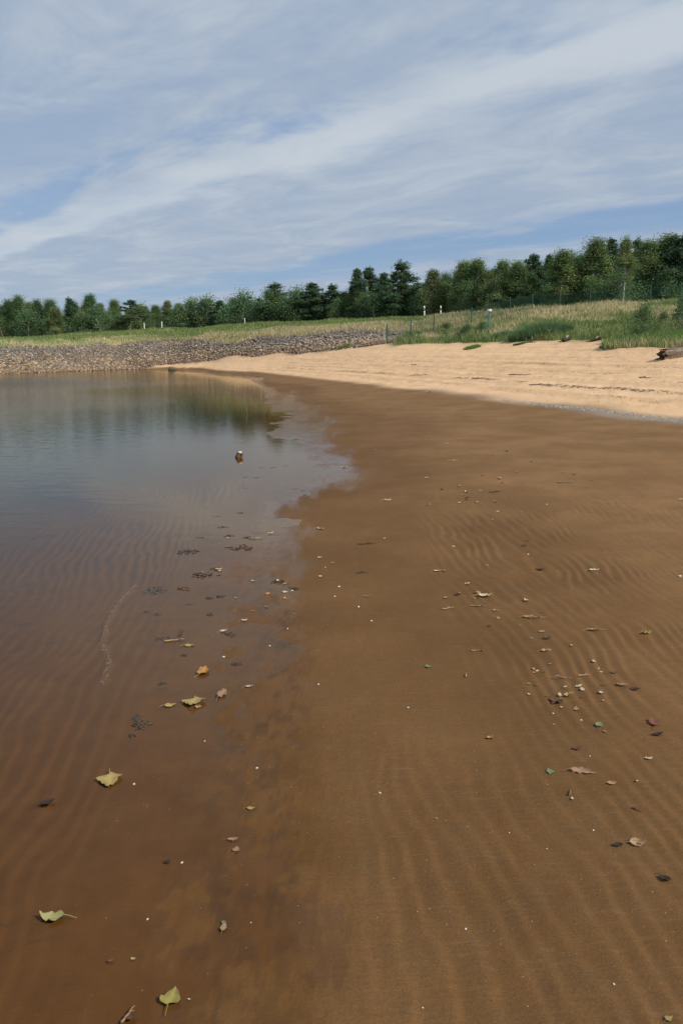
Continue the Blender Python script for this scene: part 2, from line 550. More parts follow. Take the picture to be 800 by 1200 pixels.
def tint_mat(name, rough=0.9, nscale=30.0, amt=0.35, bump=0.004, transl=0.0, spec=0.2):
    m, g = new_mat(name)
    c = g.attr('tint', 'Color')
    tc = g.n('ShaderNodeTexCoord').outputs['Object']
    n = g.noise(tc, nscale, 4, 0.6)
    dark = g.n('ShaderNodeMix', {}, data_type='RGBA', blend_type='MULTIPLY')
    dark.inputs[0].default_value = 1.0
    g.nt.links.new(c, dark.inputs[6])
    val = g.ramp(n, 0.25, 0.75, 1 - amt, 1 + amt)
    cc = g.n('ShaderNodeCombineColor', {0: val, 1: val, 2: val})
    g.nt.links.new(cc.outputs[0], dark.inputs[7])
    col = dark.outputs[2]
    ins = {'Base Color': col, 'Roughness': rough, 'Specular IOR Level': spec}
    if bump:
        ins['Normal'] = g.n('ShaderNodeBump', {'Strength': 0.7, 'Distance': bump * 4, 'Height': n}).outputs[0]
    p = g.n('ShaderNodeBsdfPrincipled', ins)
    s = p.outputs[0]
    if transl:
        t = g.n('ShaderNodeBsdfTranslucent', {'Color': col})
        s = g.n('ShaderNodeMixShader', {0: transl, 1: s, 2: t.outputs[0]}).outputs[0]
    out(g, s)
    return m


M_STONE = tint_mat('riprap_stone', 0.95, 9.0, 0.30, 0.01)
M_GRASS = tint_mat('grass_blades', 0.8, 2.0, 0.20, 0, 0.40)
M_FOL = tint_mat('foliage', 0.7, 1.2, 0.25, 0, 0.32, 0.25)
M_BARK = tint_mat('bark', 0.95, 9.0, 0.45, 0.01)
M_WOOD = tint_mat('driftwood', 0.9, 14.0, 0.4, 0.012)
M_LEAF = tint_mat('fallen_leaf', 0.6, 60.0, 0.28, 0.001, 0.12, 0.3)
M_WEED = tint_mat('waterweed', 0.45, 60.0, 0.5, 0.003, 0, 0.4)
M_SHELL = tint_mat('shell', 0.5, 60.0, 0.15, 0.001)
M_PAINT = tint_mat('painted_plastic', 0.5, 5.0, 0.08, 0, 0, 0.4)
M_WIRE = tint_mat('coated_wire', 0.5, 3.0, 0.1, 0)

# ---------------------------------------------------------------- ground sheet
OY = 3.5
q = [0.0]
while q[-1] < math.log(900):
    yy = math.exp(q[-1]) - OY
    q.append(q[-1] + (0.0062 if yy < 9 else 0.0085 if yy < 100 else 0.03))
r = np.exp(np.array(q))
s_in = np.arange(-0.42, 0.40, 0.00150)
s_out = np.concatenate([np.linspace(-2.2, -0.44, 45), s_in, np.linspace(0.415, 2.2, 45)])
GX = (r[:, None] * s_out[None, :]); GY = np.repeat((r - OY)[:, None], len(s_out), 1)
gx, gy = GX.ravel(), GY.ravel()
gz, gzs, gsd, grip = terrain(gx, gy)
print('ground verts', len(gx))
nr, nc = GX.shape
idx = np.arange(nr * nc).reshape(nr, nc)
gf = np.stack([idx[:-1, :-1].ravel(), idx[:-1, 1:].ravel(), idx[1:, 1:].ravel(), idx[1:, :-1].ravel()], 1)
wob = 0.10 * fbm(gx / 3, gy / 3, 71, 4)
a_wet = 1 - sst(0.20, 0.30, gzs + 0.5 * wob * sst(0.1, 0.25, gzs))
ycl = np.clip(gy, 0, 60)
a_film = 1 - sst(-0.05, 0.14 + 0.035 * ycl, gsd + (0.20 + 0.03 * ycl) * fbm(gx / (0.5 + 0.05 * ycl), gy / (1.0 + 0.2 * ycl), 77, 5, 0.6))
mott = fbm(gx / (0.22 + 0.03 * ycl), gy / (0.5 + 0.05 * ycl), 79, 5, 0.65)
a_skin = (1 - sst(0.000, 0.0058 + 0.0011 * ycl, gz + 0.008 * mott)) * sst(-0.0020, -0.0001, gz) * 0.9 * (1 - sst(-0.02 + 0.010 * ycl, 0.10 + 0.050 * ycl, gsd + (0.12 + 0.05 * ycl) * mott)) * (0.25 + 0.75 * sst(4, 9, gy))
a_silt = np.exp(-((gsd + 0.10 * mott - 0.02) / (0.13 + 0.02 * ycl)) ** 2) * sst(-0.15, 0.35, 0.7 * mott + 0.8 * fbm(gx / .05, gy / .08, 83, 4, .75)) * (1 - sst(7, 13, gy)) * 0.45
a_film = a_film * (1 - 0.55 * sst(-0.003, 0.004, gz))
a_damp = 1 - sst(0.012, 0.105, gzs + 0.02 * mott)
# vegetation and stone masks from the visible lines (by bearing)
dep = gy * CP + (CAM_H - gzs) * SP
gu = np.where(dep > 0.5, 400 + F * gx / np.maximum(dep, 0.5), 400)


def linemask(line, u, y, soft):
    D = np.interp(u, [p[0] for p in line], [p[1] for p in line])
    return sst(-soft, soft, y - D + 1.6 * fbm(u / 25, y / 3, 81, 3))


a_veg = linemask(VEGEDGE, gu, gy, 1.2) * sst(440, 470, gu)
top = linemask(ROCKTOP, gu, gy, 1.2) * (1 - sst(500, 540, gu))
a_veg = np.maximum(a_veg, top)
a_rock = linemask(ROCKFOOT, gu, gy, 0.7) * (1 - top) * (1 - sst(455, 520, gu))
a_grav = np.exp(-((gzs + 0.25 * wob - 0.235) / 0.03) ** 2) * sst(560, 680, gu) * (gy > 5) * 0.75
a_grav = np.maximum(a_grav, 0.35 * np.exp(-((gzs - 0.25) / 0.03) ** 2) * sst(450, 560, gu) * (gy > 5))
me = mesh_np('ground', np.stack([gx, gy, gz], 1), gf, m_ground,
             {'wet': a_wet, 'film': a_film, 'veg': a_veg, 'rock': a_rock, 'elev': gzs, 'grav': a_grav, 'skin': a_skin, 'damp': a_damp, 'silt': a_silt}, True)
GROUND = kind(link('ground', me), 'structure', 'brown wet sand flats rising to a pale dry beach')

# ---------------------------------------------------------------- lake
rw = np.exp(np.linspace(0.0, math.log(140), 150))
sw = np.linspace(-2.2, 0.35, 160)
WX = rw[:, None] * sw[None]; WY = np.repeat((rw - OY)[:, None], len(sw), 1)
wx, wy = WX.ravel(), WY.ravel()
d = np.where(in_poly(wx, wy, SHORE), seg_dist(wx, wy, SHORE), 0)
chop_v = 0.04 + 0.22 * sst(0.5, 6, d) + 2.8 * sst(4, 20, d + 7 * fbm(wx / 14, wy / 9, 91, 3))
n_ = len(wx)
a_, b_ = WX.shape
ix = np.arange(n_).reshape(a_, b_)
ft = np.stack([ix[:-1, :-1].ravel(), ix[:-1, 1:].ravel(), ix[1:, 1:].ravel(), ix[1:, :-1].ravel()], 1)
fb = ft[:, ::-1] + n_
ring = np.concatenate([ix[0, :], ix[1:, -1], ix[-1, -2::-1], ix[-2:0:-1, 0]])
nx_ = np.roll(ring, -1)
fs = np.stack([nx_, ring, ring + n_, nx_ + n_], 1)
vv = np.concatenate([np.stack([wx, wy, np.zeros(n_)], 1), np.stack([wx, wy, np.full(n_, -4.0)], 1)])
me = mesh_np('lake', vv, np.concatenate([ft, fb, fs]), m_water, {'chop': np.concatenate([chop_v, chop_v])}, False)
LAKE = kind(link('lake', me), 'structure', 'calm brown lake water reflecting the sky')

rng = np.random.default_rng(7)
random.seed(7)

# ---------------------------------------------------------------- riprap stones on the embankment
def ico(sub):
    import bmesh
    bm = bmesh.new()
    bmesh.ops.create_icosphere(bm, subdivisions=sub, radius=1.0)
    v = np.array([p.co[:] for p in bm.verts]); f = np.array([[p.index for p in q.verts] for q in bm.faces])
    bm.free()
    return v, f


ICO1, ICO2 = ico(1), ico(2)


def rock_shape(seed, ic=ICO1):
    rg = np.random.default_rng(seed)
    v, f = ic
    v = v.copy()
    for _ in range(7):                 # chop flat facets
        n = rg.normal(size=3); n /= np.linalg.norm(n)
        h = rg.uniform(0.55, 0.9)
        dd = v @ n
        v = v - np.maximum(dd - h, 0)[:, None] * n
    v *= 1 + 0.10 * rg.normal(size=(len(v), 1))
    v *= np.array([1, rg.uniform(.65, .95), rg.uniform(.5, .8)])
    return v, f


def stone_col(t, rg):
    k = rg.random()
    if t > 0.55:
        c = np.array([.155, .145, .140]) if k < .75 else np.array([.27, .22, .17])
    elif t > 0.25:
        c = np.array([.33, .25, .17]) if k < .6 else np.array([.20, .17, .145])
    else:
        c = np.array([.17, .125, .09]) if k < .7 else np.array([.30, .23, .165])
    return c * rg.uniform(.55, 1.5) * np.array([1.08, 1.04, .97])


def rotm(rg):
    a, b, c = rg.uniform(0, 6.28), rg.uniform(-.5, .5), rg.uniform(-.5, .5)
    return np.array(Matrix.Rotation(a, 3, 'Z') @ Matrix.Rotation(b, 3, 'X') @ Matrix.Rotation(c, 3, 'Y'))


pts = []
NST = 30000
us = rng.uniform(-170, 535, NST)
ts = rng.uniform(0, 1.04, NST)
sx, sy = [], []
for u, t in zip(us, ts):
    d0, z0 = line_at(ROCKFOOT, u); d1, z1 = line_at(ROCKTOP, u)
    p = pd(u, d0 + (d1 - d0) * t, z0 + (z1 - z0) * t)
    sx.append(p[0]); sy.append(p[1])
sx = np.array(sx); sy = np.array(sy)
keep = rng.random(NST) < np.where(us > 430, np.clip((535 - us) / 130, 0.08, 1), 1.0)
keep &= rng.random(NST) < (0.75 + 0.8 * vnoise(sx / 3, sy / 2, 5))
us, ts, sx, sy = us[keep], ts[keep], sx[keep], sy[keep]
sz = hgt(sx, sy)
size = rng.uniform(0.06, 0.15, len(us)) * (1 + 0.5 * (rng.random(len(us)) < .08))
dist = np.hypot(sx, sy)
order = np.argsort(-(size / dist) * ((us > 0) & (us < 470)))
shapes = [rock_shape(k) for k in range(10)]
mb = MB()
protos = []
for k in range(12):
    m2 = MB(); v, f = rock_shape(100 + k, ICO2)
    tt = (k % 3) / 2.5
    m2.add(v, f, stone_col(tt, rng)); protos.append((tt, m2.mesh('stone', M_STONE)))
for j, i in enumerate(order):
    s = size[i]
    if j < 290:
        cand = [p for tt, p in protos if abs(tt - min(ts[i], .8)) < 0.3] or [protos[0][1]]
        o = link('stone', random.choice(cand), GROUND, (sx[i], sy[i], sz[i] + 0.25 * s))
        o.scale = (s, s, s); o.rotation_euler = (random.uniform(-.4, .4), random.uniform(-.4, .4), random.uniform(0, 6.28))
    else:
        v, f = shapes[i % 10]
        v = (v * s) @ rotm(rng).T + np.array([sx[i], sy[i], sz[i] + 0.22 * s])
        mb.add(v, f, stone_col(ts[i] + 0.12 * rng.normal(), rng))
kind(link('riprap', mb.mesh('riprap', M_STONE), GROUND), 'stuff')

# ---------------------------------------------------------------- grass
def blades(name, x, y, hmin, hmax, cols, width, lean=0.45, label=None):
    n = len(x)
    z = hgt(x, y)
    h = rng.uniform(hmin, hmax, n)
    a = rng.uniform(0, 6.283, n)
    wv = np.stack([np.cos(a), np.sin(a), np.zeros(n)], 1) * (width * rng.uniform(.6, 1.3, n))[:, None]
    b = rng.uniform(0, 6.283, n)
    lv = np.stack([np.cos(b), np.sin(b), np.zeros(n)], 1) * (lean * h * rng.random(n))[:, None]
    p = np.stack([x, y, z - 0.03], 1)
    mid = p + lv * 0.35 + np.array([0, 0, 1]) * (h * .6)[:, None]
    tip = p + lv + np.array([0, 0, 1]) * h[:, None]
    v = np.stack([p - wv / 2, p + wv / 2, mid + wv * .35, mid - wv * .35, tip], 1).reshape(-1, 3)
    k = np.arange(n)[:, None] * 5
    f = np.concatenate([k + [[0, 1, 2]], k + [[0, 2, 3]], k + [[3, 2, 4]]])
    c = np.repeat(cols, 5, 0)
    o = link(name, mesh_np(name, v, f, M_GRASS, {'tint': c}))
    return kind(o, 'stuff', label)


def pick(n, choices, probs=None):
    ch = np.array(choices, float)
    k = rng.choice(len(ch), n, p=probs)
    return ch[k] * rng.uniform(.7, 1.3, (n, 1))


def band(n, u0, u1, lo, hi, t0, t1):
    """random points between two lines"""
    u = rng.uniform(u0, u1, n); t = rng.uniform(t0, t1, n)
    d0 = np.interp(u, [p[0] for p in lo], [p[1] for p in lo]); z0 = np.interp(u, [p[0] for p in lo], [p[2] for p in lo])
    d1 = np.interp(u, [p[0] for p in hi], [p[1] for p in hi]); z1 = np.interp(u, [p[0] for p in hi], [p[2] for p in hi])
    D = d0 + (d1 - d0) * t; Z = z0 + (z1 - z0) * t
    dep = D * CP + (CAM_H - Z) * SP
    return (u - 400) / F * dep, D, u, t


GREEN = [(.185, .255, .085), (.215, .285, .095), (.15, .22, .075), (.29, .30, .13)]
TAN = [(.60, .50, .29), (.50, .42, .24), (.66, .55, .33), (.33, .33, .16)]
# mown green grass on the embankment crown, and a tan strip above the stones
x, y, u, t = band(80000, -140, 620, ROCKTOP + [(640, 60, 3.2)], CROWN, -0.02, 1.12)
nz = fbm(x / 5, y / 7, 123, 4)
green = sst(0.14, 0.38, t + 0.4 * nz - np.where(u > 330, 0.10, -0.16))[:, None]
c = pick(len(x), GREEN) * green + pick(len(x), TAN) * (1 - green)
blades('bank_grass', x, y, 0.12, 0.34, c, 0.07, label='green and tan grass along the embankment crown')
x, y, u, t = band(16000, 240, 560, ROCKTOP, CROWN, -0.06, 0.30)
blades('dry_bank_grass', x, y, 0.2, 0.5, pick(len(x), TAN), 0.05, label='dry tan grass fringe above the stone slope')
# rough grass slope between beach and fence
RSL = [(440, 59, 2.2), (508, 54.4, 2.3), (560, 50.4, 2.3), (630, 45.4, 2.3), (700, 41.4, 2.3), (750, 37.4, 2.2), (800, 35.0, 2.1), (950, 29, 1.9)]
x, y, u, t = band(90000, 450, 930, RSL, CROWN, 0.0, 1.03)
keepm = (u > 520 - 60 * (1 - t)) & (rng.random(len(u)) < np.where(t < .15, .9, .75))
x, y, u, t = x[keepm], y[keepm], u[keepm], t[keepm]
nz = fbm(x / 3.2, y / 4.2, 133, 4)
green = sst(-0.16, 0.12, nz + 0.30 * (0.42 - t) - 0.0009 * (u - 600) + np.where(t < 0.12, .3, 0))[:, None]
c = pick(len(x), GREEN) * green * 0.95 + pick(len(x), TAN) * (1 - green)
hum = 0.55 + 0.9 * np.clip(fbm(x / 1.3, y / 1.6, 137, 3) + .35, 0, 1)
blades('meadow_grass', x, y, 0.12 * hum, 0.52 * hum, c, 0.045, 0.75, label='rough dry and green grass on the slope below the fence')
# grass tongue by the log
n = 15000
u = rng.uniform(704, 930, n); vv_ = rng.uniform(0, 1, n)
D = np.interp(u, [704, 740, 800, 930], [36.0, 35.0, 31.6, 27.5]) + vv_ * np.interp(u, [704, 735, 800, 930], [1.2, 4.5, 5.5, 5.5])
dep = D * CP + 0.1
x, y = (u - 400) / F * dep, D
km = (fbm(x / .8, y / .8, 141, 3) + 0.9 * sst(700, 745, u) - .25) > -0.1
x, y, u, vv_ = x[km], y[km], u[km], vv_[km]
tanm = (rng.random(len(x)) < np.clip(.75 - vv_ * 2.2, .08, .8))[:, None]
c = np.where(tanm, pick(len(x), TAN), pick(len(x), [(.16, .27, .07), (.19, .30, .08), (.12, .20, .06)]))
blades('beach_grass', x, y, 0.18, 0.5, c, 0.03, 0.6, label='bright green grass tongue on the sand behind the log')

# ---------------------------------------------------------------- trees
def leafsoup(cent, size, rg, cols, flat=0.0, aspect=0.6):
    n = len(cent)
    a = rg.normal(size=(n, 3)); a[:, 2] *= (1 - flat)
    a /= np.linalg.norm(a, axis=1)[:, None] + 1e-9
    b = np.cross(a, rg.normal(size=(n, 3))); b /= np.linalg.norm(b, axis=1)[:, None] + 1e-9
    s = (size * rg.uniform(.6, 1.3, n))[:, None]
    v = np.stack([cent + a * s, cent + b * s * aspect, cent - a * s, cent - b * s * aspect], 1).reshape(-1, 3)
    k = np.arange(n)[:, None] * 4
    f = np.concatenate([k + [[0, 1, 2]], k + [[0, 2, 3]]])
    return v, f, np.repeat(cols, 4, 0)


def limb(mb, a, b, r0, r1, rg, col, n=5, sag=0.0):
    t = np.linspace(0, 1, n)[:, None]
    p = np.asarray(a) * (1 - t) + np.asarray(b) * t
    L = np.linalg.norm(np.asarray(b) - np.asarray(a))
    p[1:-1] += rg.normal(size=(n - 2, 3)) * 0.04 * L
    p[:, 2] += -sag * L * (t[:, 0] * (1 - t[:, 0])) * 4
    mb.tube(p, np.linspace(r0, r1, n), 5, col, cap=False)


def pine(seed, H=7.0, spread=2.0, bare=0.06, open_=0.0):
    rg = np.random.default_rng(seed)
    tr, cr = MB(), MB()
    nseg = 9
    bend = rg.normal(size=2) * 0.12
    hs = np.linspace(0, 1, nseg)
    axis = np.stack([bend[0] * np.sin(hs * 3), bend[1] * np.sin(hs * 2.6), hs * H], 1)
    tr.tube(axis, np.linspace(.13, .015, nseg), 7, (.16, .10, .065))
    ax = lambda t: np.array([np.interp(t, hs, axis[:, k]) for k in range(3)])
    cents, cols = [], []
    t = bare + .02
    while t < 0.97:
        nb = rg.integers(4, 7)
        a0 = rg.uniform(0, 6.28)
        prof = min(1.0, 0.55 + 1.6 * (t - bare)) * (1 - t) ** 0.95 * 1.35 + 0.05
        for k in range(nb):
            if rg.random() < open_:
                continue
            a = a0 + k * 6.283 / nb + rg.normal() * .25
            L = spread * prof * rg.uniform(.45, 1.2)
            p0 = ax(t)
            rise = L * rg.uniform(.05, .45)
            p1 = p0 + np.array([math.cos(a) * L, math.sin(a) * L, rise])
            limb(tr, p0, p1, .035 * (1 - t) + .012, .006, rg, (.15, .095, .06), 4, 0.05)
            nt = int(6 + 15 * L)
            for j in range(nt):
                f = rg.uniform(.22, 1.02) ** .8
                c = p0 + (p1 - p0) * f + rg.normal(size=3) * np.array([.10, .10, .06]) * (1 + .3 * L)
                nl = 14
                cents.append(c + rg.normal(size=(nl, 3)) * np.array([.13, .13, .10]))
                sh = rg.uniform(.65, 1.35)
                cols.append(np.tile(np.array([.085, .145, .072]) * sh * np.array([1, 1, rg.uniform(.8, 1.2)]), (nl, 1)))
        t += rg.uniform(.045, .075)
    topc = ax(1.0) + rg.normal(size=(25, 3)) * np.array([.07, .07, .2]) - np.array([0, 0, .15])
    cents.append(topc); cols.append(np.tile((.07, .12, .055), (25, 1)))
    C = np.concatenate(cents); K = np.concatenate(cols)
    cr.add(*leafsoup(C, .095, rg, K, 0.0, .42))
    return tr.mesh('trunk', M_BARK), cr.mesh('crown', M_FOL), H


def broad(seed, H=7.0, wid=1.7, col=(.115, .140, .042), bark=(.46, .43, .37), nclump=75, low=0.18, leaf=.054, dens=330, droop=0.1, pointy=1.0):
    rg = np.random.default_rng(seed)
    tr, cr = MB(), MB()
    nseg = 9
    hs = np.linspace(0, 1, nseg)
    b = rg.normal(size=2) * .22
    axis = np.stack([b[0] * np.sin(hs * 2.8), b[1] * np.sin(hs * 2.4), hs * H * .96], 1)
    tr.tube(axis, np.linspace(.085, .012, nseg), 7, bark)
    ax = lambda t: np.array([np.interp(t, hs, axis[:, k]) for k in range(3)])
    cents, cols = [], []
    for k in range(nclump):
        t = low + (1 - low) * (rg.random() ** .85 if k > 7 else .84 + .021 * k)
        tt = (t - low) / (1 - low)
        prof = (math.sin(math.pi * min(1, .20 + .78 * tt ** .75)) ** .8) * (1 - 0.58 * pointy * tt) * (0.72 + 0.5 * math.sin(k * 2.4 + tt * 9) ** 2)
        a = rg.uniform(0, 6.28)
        rr = wid * prof * math.sqrt(rg.uniform(.05, 1.0)) * rg.uniform(.75, 1.15)
        p0 = ax(max(.08, t - .12 - .05 * rr))
        c = np.array([p0[0] + math.cos(a) * rr, p0[1] + math.sin(a) * rr, t * H + rg.normal() * .12])
        limb(tr, p0, c, .028, .006, rg, tuple(np.array(bark) * .75), 4, -.05)
        n = int(dens * rg.uniform(.5, 1.4))
        sg = rg.uniform(.14, .36)
        q = rg.normal(size=(n, 3)) * np.array([sg, sg, sg * 1.35])
        q[:, 2] -= droop * np.abs(rg.normal(size=n)) * 2
        sh = rg.uniform(.62, 1.4)
        hue = rg.uniform(.85, 1.25)
        q = np.clip(q, -2.1 * sg, 2.1 * sg)
        cents.append(c + q)
        cols.append(1.6 * np.array(col) * sh * np.array([hue * .90, 1.06, 1.30]) * rg.uniform(.75, 1.25, (n, 1)))
    C = np.concatenate(cents); K = np.concatenate(cols)
    C[:, 2] = np.maximum(C[:, 2], .08)
    C[:, :2] *= 1 + .12 * rg.normal(size=(len(C), 1)) * .5
    cr.add(*leafsoup(C, leaf, rg, K, 0.0, .62))
    return tr.mesh('trunk', M_BARK), cr.mesh('crown', M_FOL), H


PROTO = {
    'pine': [pine(11, open_=.12), pine(12, spread=2.2, open_=.2), pine(13, spread=1.75, open_=.1), pine(14, spread=2.3, open_=.28)],
    'slim': [pine(15, spread=1.25, open_=.15), pine(16, spread=1.1, open_=.1)],
    'birch': [broad(21), broad(22, wid=1.5, col=(.125, .140, .045)), broad(23, wid=1.9, col=(.105, .135, .042)), broad(24, wid=1.35, col=(.13, .142, .048), nclump=60)],
    'oak': [broad(31, wid=2.0, col=(.080, .120, .038), low=.08, nclump=95), broad(32, wid=1.8, col=(.086, .125, .040), low=.06, nclump=90), broad(33, wid=2.2, col=(.072, .110, .038), low=.05, nclump=100)],
    'shrub': [broad(41, H=2.6, wid=1.5, col=(.082, .120, .038), low=.02, nclump=46, dens=110, pointy=.3), broad(42, H=2.4, wid=1.8, col=(.075, .115, .040), low=.02, nclump=50, dens=110, pointy=.2),
              broad(43, H=2.8, wid=1.4, col=(.105, .130, .042), low=.02, nclump=42, dens=110, pointy=.4)],
}


def plant(name, proto, x, y, h, wscale, label, cat, group=None, z=None):
    tm, cm, H = proto
    root = bpy.data.objects.new(name, None)
    COL.objects.link(root)
    root.empty_display_size = .3
    s = h / H
    root.location = (x, y, (h1(x, y) if z is None else z) - 0.04)
    root.scale = (s * wscale, s * wscale, s)
    root.rotation_euler = (0, 0, random.uniform(0, 6.28))
    link('trunk', tm, root); link('crown', cm, root)
    return tag(root, label, cat, group)


TREES = [  # photo column, row of the top, kind, width in pixels, extra distance behind the crown line
    (3, 360, 'oak', 22, 8), (14, 354, 'oak', 24, 10), (26, 349, 'oak', 24, 9), (38, 356, 'birch', 18, 14), (46, 354, 'oak', 20, 9), (59, 353, 'oak', 24, 10), (70, 362, 'birch', 22, 6),
    (82, 348, 'pine', 24, 12), (95, 366, 'birch', 16, 6), (108, 347, 'oak', 22, 8), (121, 356, 'birch', 20, 8), (133, 353, 'birch', 18, 10), (155, 351, 'pine', 32, 7),
    (170, 360, 'oak', 18, 12), (182, 359, 'oak', 20, 10), (199, 353, 'birch', 20, 8), (210, 357, 'birch', 18, 9), (226, 361, 'oak', 20, 10), (239, 352, 'pine', 24, 8),
    (259, 352, 'pine', 26, 8), (276, 351, 'birch', 20, 9), (292, 355, 'pine', 22, 9), (304, 348, 'pine', 20, 11), (323, 330, 'pine', 42, 7),
    (345, 356, 'oak', 18, 10), (365, 331, 'pine', 38, 6), (388, 332, 'pine', 32, 7), (402, 344, 'oak', 24, 8), (417, 314, 'slim', 20, 8), (433, 313, 'pine', 34, 7),
    (450, 319, 'slim', 22, 9), (467, 305, 'pine', 48, 6), (486, 338, 'oak', 24, 9), (504, 317, 'birch', 32, 6), (522, 334, 'oak', 24, 8), (538, 309, 'birch', 30, 7), (558, 306, 'birch', 32, 7),
    (574, 318, 'oak', 26, 9), (587, 307, 'birch', 30, 7), (603, 308, 'birch', 36, 6), (622, 297, 'pine', 36, 8), (641, 297, 'slim', 16, 10), (658, 297, 'birch', 40, 6),
    (676, 303, 'oak', 34, 9), (692, 284, 'birch', 36, 8), (710, 279, 'pine', 34, 10), (741, 278, 'pine', 40, 12), (757, 284, 'birch', 38, 8),
    (774, 280, 'birch', 36, 9), (786, 274, 'pine', 40, 8), (799, 270, 'pine', 44, 7), (822, 268, 'birch', 44, 7), (850, 262, 'pine', 46, 7), (880, 262, 'birch', 46, 8),
    (-14, 352, 'oak', 26, 9), (-34, 350, 'pine', 26, 9), (-60, 350, 'oak', 26, 9), (-85, 350, 'birch', 26, 9)]
KINDW = {'pine': 3.7, 'slim': 2.2, 'birch': 3.3, 'oak': 3.8}
WHERE = [(205, 'in the low row beyond the far stone embankment'), (350, 'beyond the grassy embankment crown, behind the stone slope'), (575, 'behind the striped delineator posts on the crown'), (9999, 'close behind the green wire fence')]
SORT = {'pine': ('pine_tree', 'dark green pine'), 'slim': ('pine_tree', 'slender dark pine with a thin crown'), 'birch': ('birch_tree', 'olive green birch'), 'oak': ('leafy_tree', 'rounded mid green leafy tree')}
SPECIAL = {(323, 330): 'tall broad dark pine standing well above the low row beside a gap of sky',
           (467, 305): 'tallest conical pine above the striped delineator posts',
           (417, 314): 'slim pine with an open top beside a wider twin pine',
           (641, 297): 'thin spire of a pine just behind a dark pine at the fence',
           (155, 351): 'broad dark pine behind the white posts on the far embankment'}


def crown_pt(u, extra):
    D, Z = line_at(CROWN, u)
    x, y, _ = pd(u, D + extra, Z)
    return x, y


MARKS = {(155, 351): 'the pine behind the white posts', (323, 330): 'the tall broad pine', (467, 305): 'the tallest conical pine', (641, 297): 'the thin pine spire', (729, 0): 'the white-trunked birch'}
ROW = sorted([t[:3] for t in TREES] + [(729, 0, 'birch')])
ORD = ['', 'next', 'second', 'third', 'fourth', 'fifth', 'sixth', 'seventh', 'eighth', 'ninth', 'tenth', 'eleventh', 'twelfth', 'thirteenth', 'fourteenth', 'fifteenth', 'sixteenth', 'seventeenth', 'eighteenth']
SHORT = {'pine': 'dark pine', 'slim': 'slender pine', 'birch': 'olive birch', 'oak': 'leafy tree'}


def tree_label(u, vt, k):
    if (u, vt) in SPECIAL:
        return SPECIAL[u, vt]
    i = [t[0] for t in ROW].index(u)
    best = None
    for (mu, mv), nm in MARKS.items():
        j = [t[0] for t in ROW].index(mu)
        if best is None or abs(i - j) < abs(best[0]):
            best = (i - j, nm)
    d, nm = best
    ref = 'the wire fence' if u < 640 else 'the teal post'
    side = ('towards ' if (d > 0) == (u < 640) else 'away from ') + ref
    return SHORT[k] + ', ' + ORD[abs(d)] + ' tree from ' + nm + ' ' + side


for (u, vt, k, wpx, ex) in TREES:
    x, y = crown_pt(u, ex)
    z0 = h1(x, y)
    h = zv(vt, y) - z0
    pr = random.choice(PROTO[k])
    wid = wpx / F * y * (1.2 if k in ('pine', 'slim') else 1.6)
    s = h / pr[2]
    ws = wid / (KINDW[k] * s)
    where = [t for lim, t in WHERE if u < lim][0]
    nm, ds = SORT[k]
    plant(nm, pr, x, y, h, min(max(ws, .6), 1.9), tree_label(u, vt, k), 'tree', 'trees beyond the crown', z0)

# second row that closes the wood
for k in range(62):
    u = -90 + k * 16.0 + random.uniform(-5, 5)
    ex = random.uniform(14, 30)
    x, y = crown_pt(u, ex)
    z0 = h1(x, y)
    vt = np.interp(u, [-90, 0, 200, 300, 345, 420, 500, 600, 700, 800, 900], [354, 355, 359, 356, 356, 338, 326, 314, 295, 287, 281]) + random.uniform(-3, 4)
    h = zv(vt, y) - z0
    kk = random.choice(['pine', 'pine', 'slim', 'oak', 'birch'])
    plant(SORT[kk][0], random.choice(PROTO[kk]), x, y, h, random.uniform(1.5, 2.1), {'pine': 'pine', 'slim': 'slender pine', 'oak': 'leafy tree', 'birch': 'birch'}[kk] + ' of the second row, half hidden behind the front trees', 'tree', 'second row of trees', z0)

# the pale birch stem at the fence
rg = np.random.default_rng(77)
bt = broad(77, H=7.2, wid=1.5, col=(.13, .145, .045), bark=(.62, .60, .54), nclump=60, low=.42, droop=.15)
x, y = crown_pt(729, 2.6)
z0 = h1(x, y)
b_ = plant('birch_tree', bt, x, y, zv(281, y) - z0, 1.1, 'birch with a bare white trunk just behind the wire fence', 'tree', None, z0)
b_.rotation_euler = (0, R(-4), R(40))

# undergrowth at the foot of the wood
for k in range(66):
    u = -70 + k * 14.2 + random.uniform(-5, 5)
    x, y = crown_pt(u, random.uniform(4.5, 8))
    z0 = h1(x, y)
    h = random.uniform(1.8, 3.6) * (1.15 if u < 400 else .9)
    where = [t for lim, t in WHERE if u < lim][0]
    plant('shrub', random.choice(PROTO['shrub']), x, y, h, random.uniform(.9, 1.35), 'leafy undergrowth shrub ' + where, 'shrub', 'undergrowth shrubs below the trees', z0)

# shrubs on the slope
SH = [(751, 38.6, 1.4, 1.15, 0, 'dense green shrub at the top of the beach above the grass tongue'),
      (802, 38.0, 1.6, .75, 1, 'tall dark shrub at the edge of the dry grass slope above the log'),
      (777, 41, 0.85, 1.2, 2, 'low shrub beside the tall dark shrub on the dry slope'),
      (548, 53.5, 0.9, 1.6, 0, 'low green shrub below the white box on the teal post'),
      (566, 54.5, 0.8, 1.4, 1, 'low olive shrub right at the foot of the teal post'),
      (524, 60, 0.95, 1.6, 2, 'reddish green weed bush at the end of the stone slope')]
for u, D, h, wf, pi, lab in SH:
    x, y, _ = pd(u, D, h1(pd(u, D)[0], D))
    plant('shrub', PROTO['shrub'][pi], x, y, h, wf, lab, 'shrub')


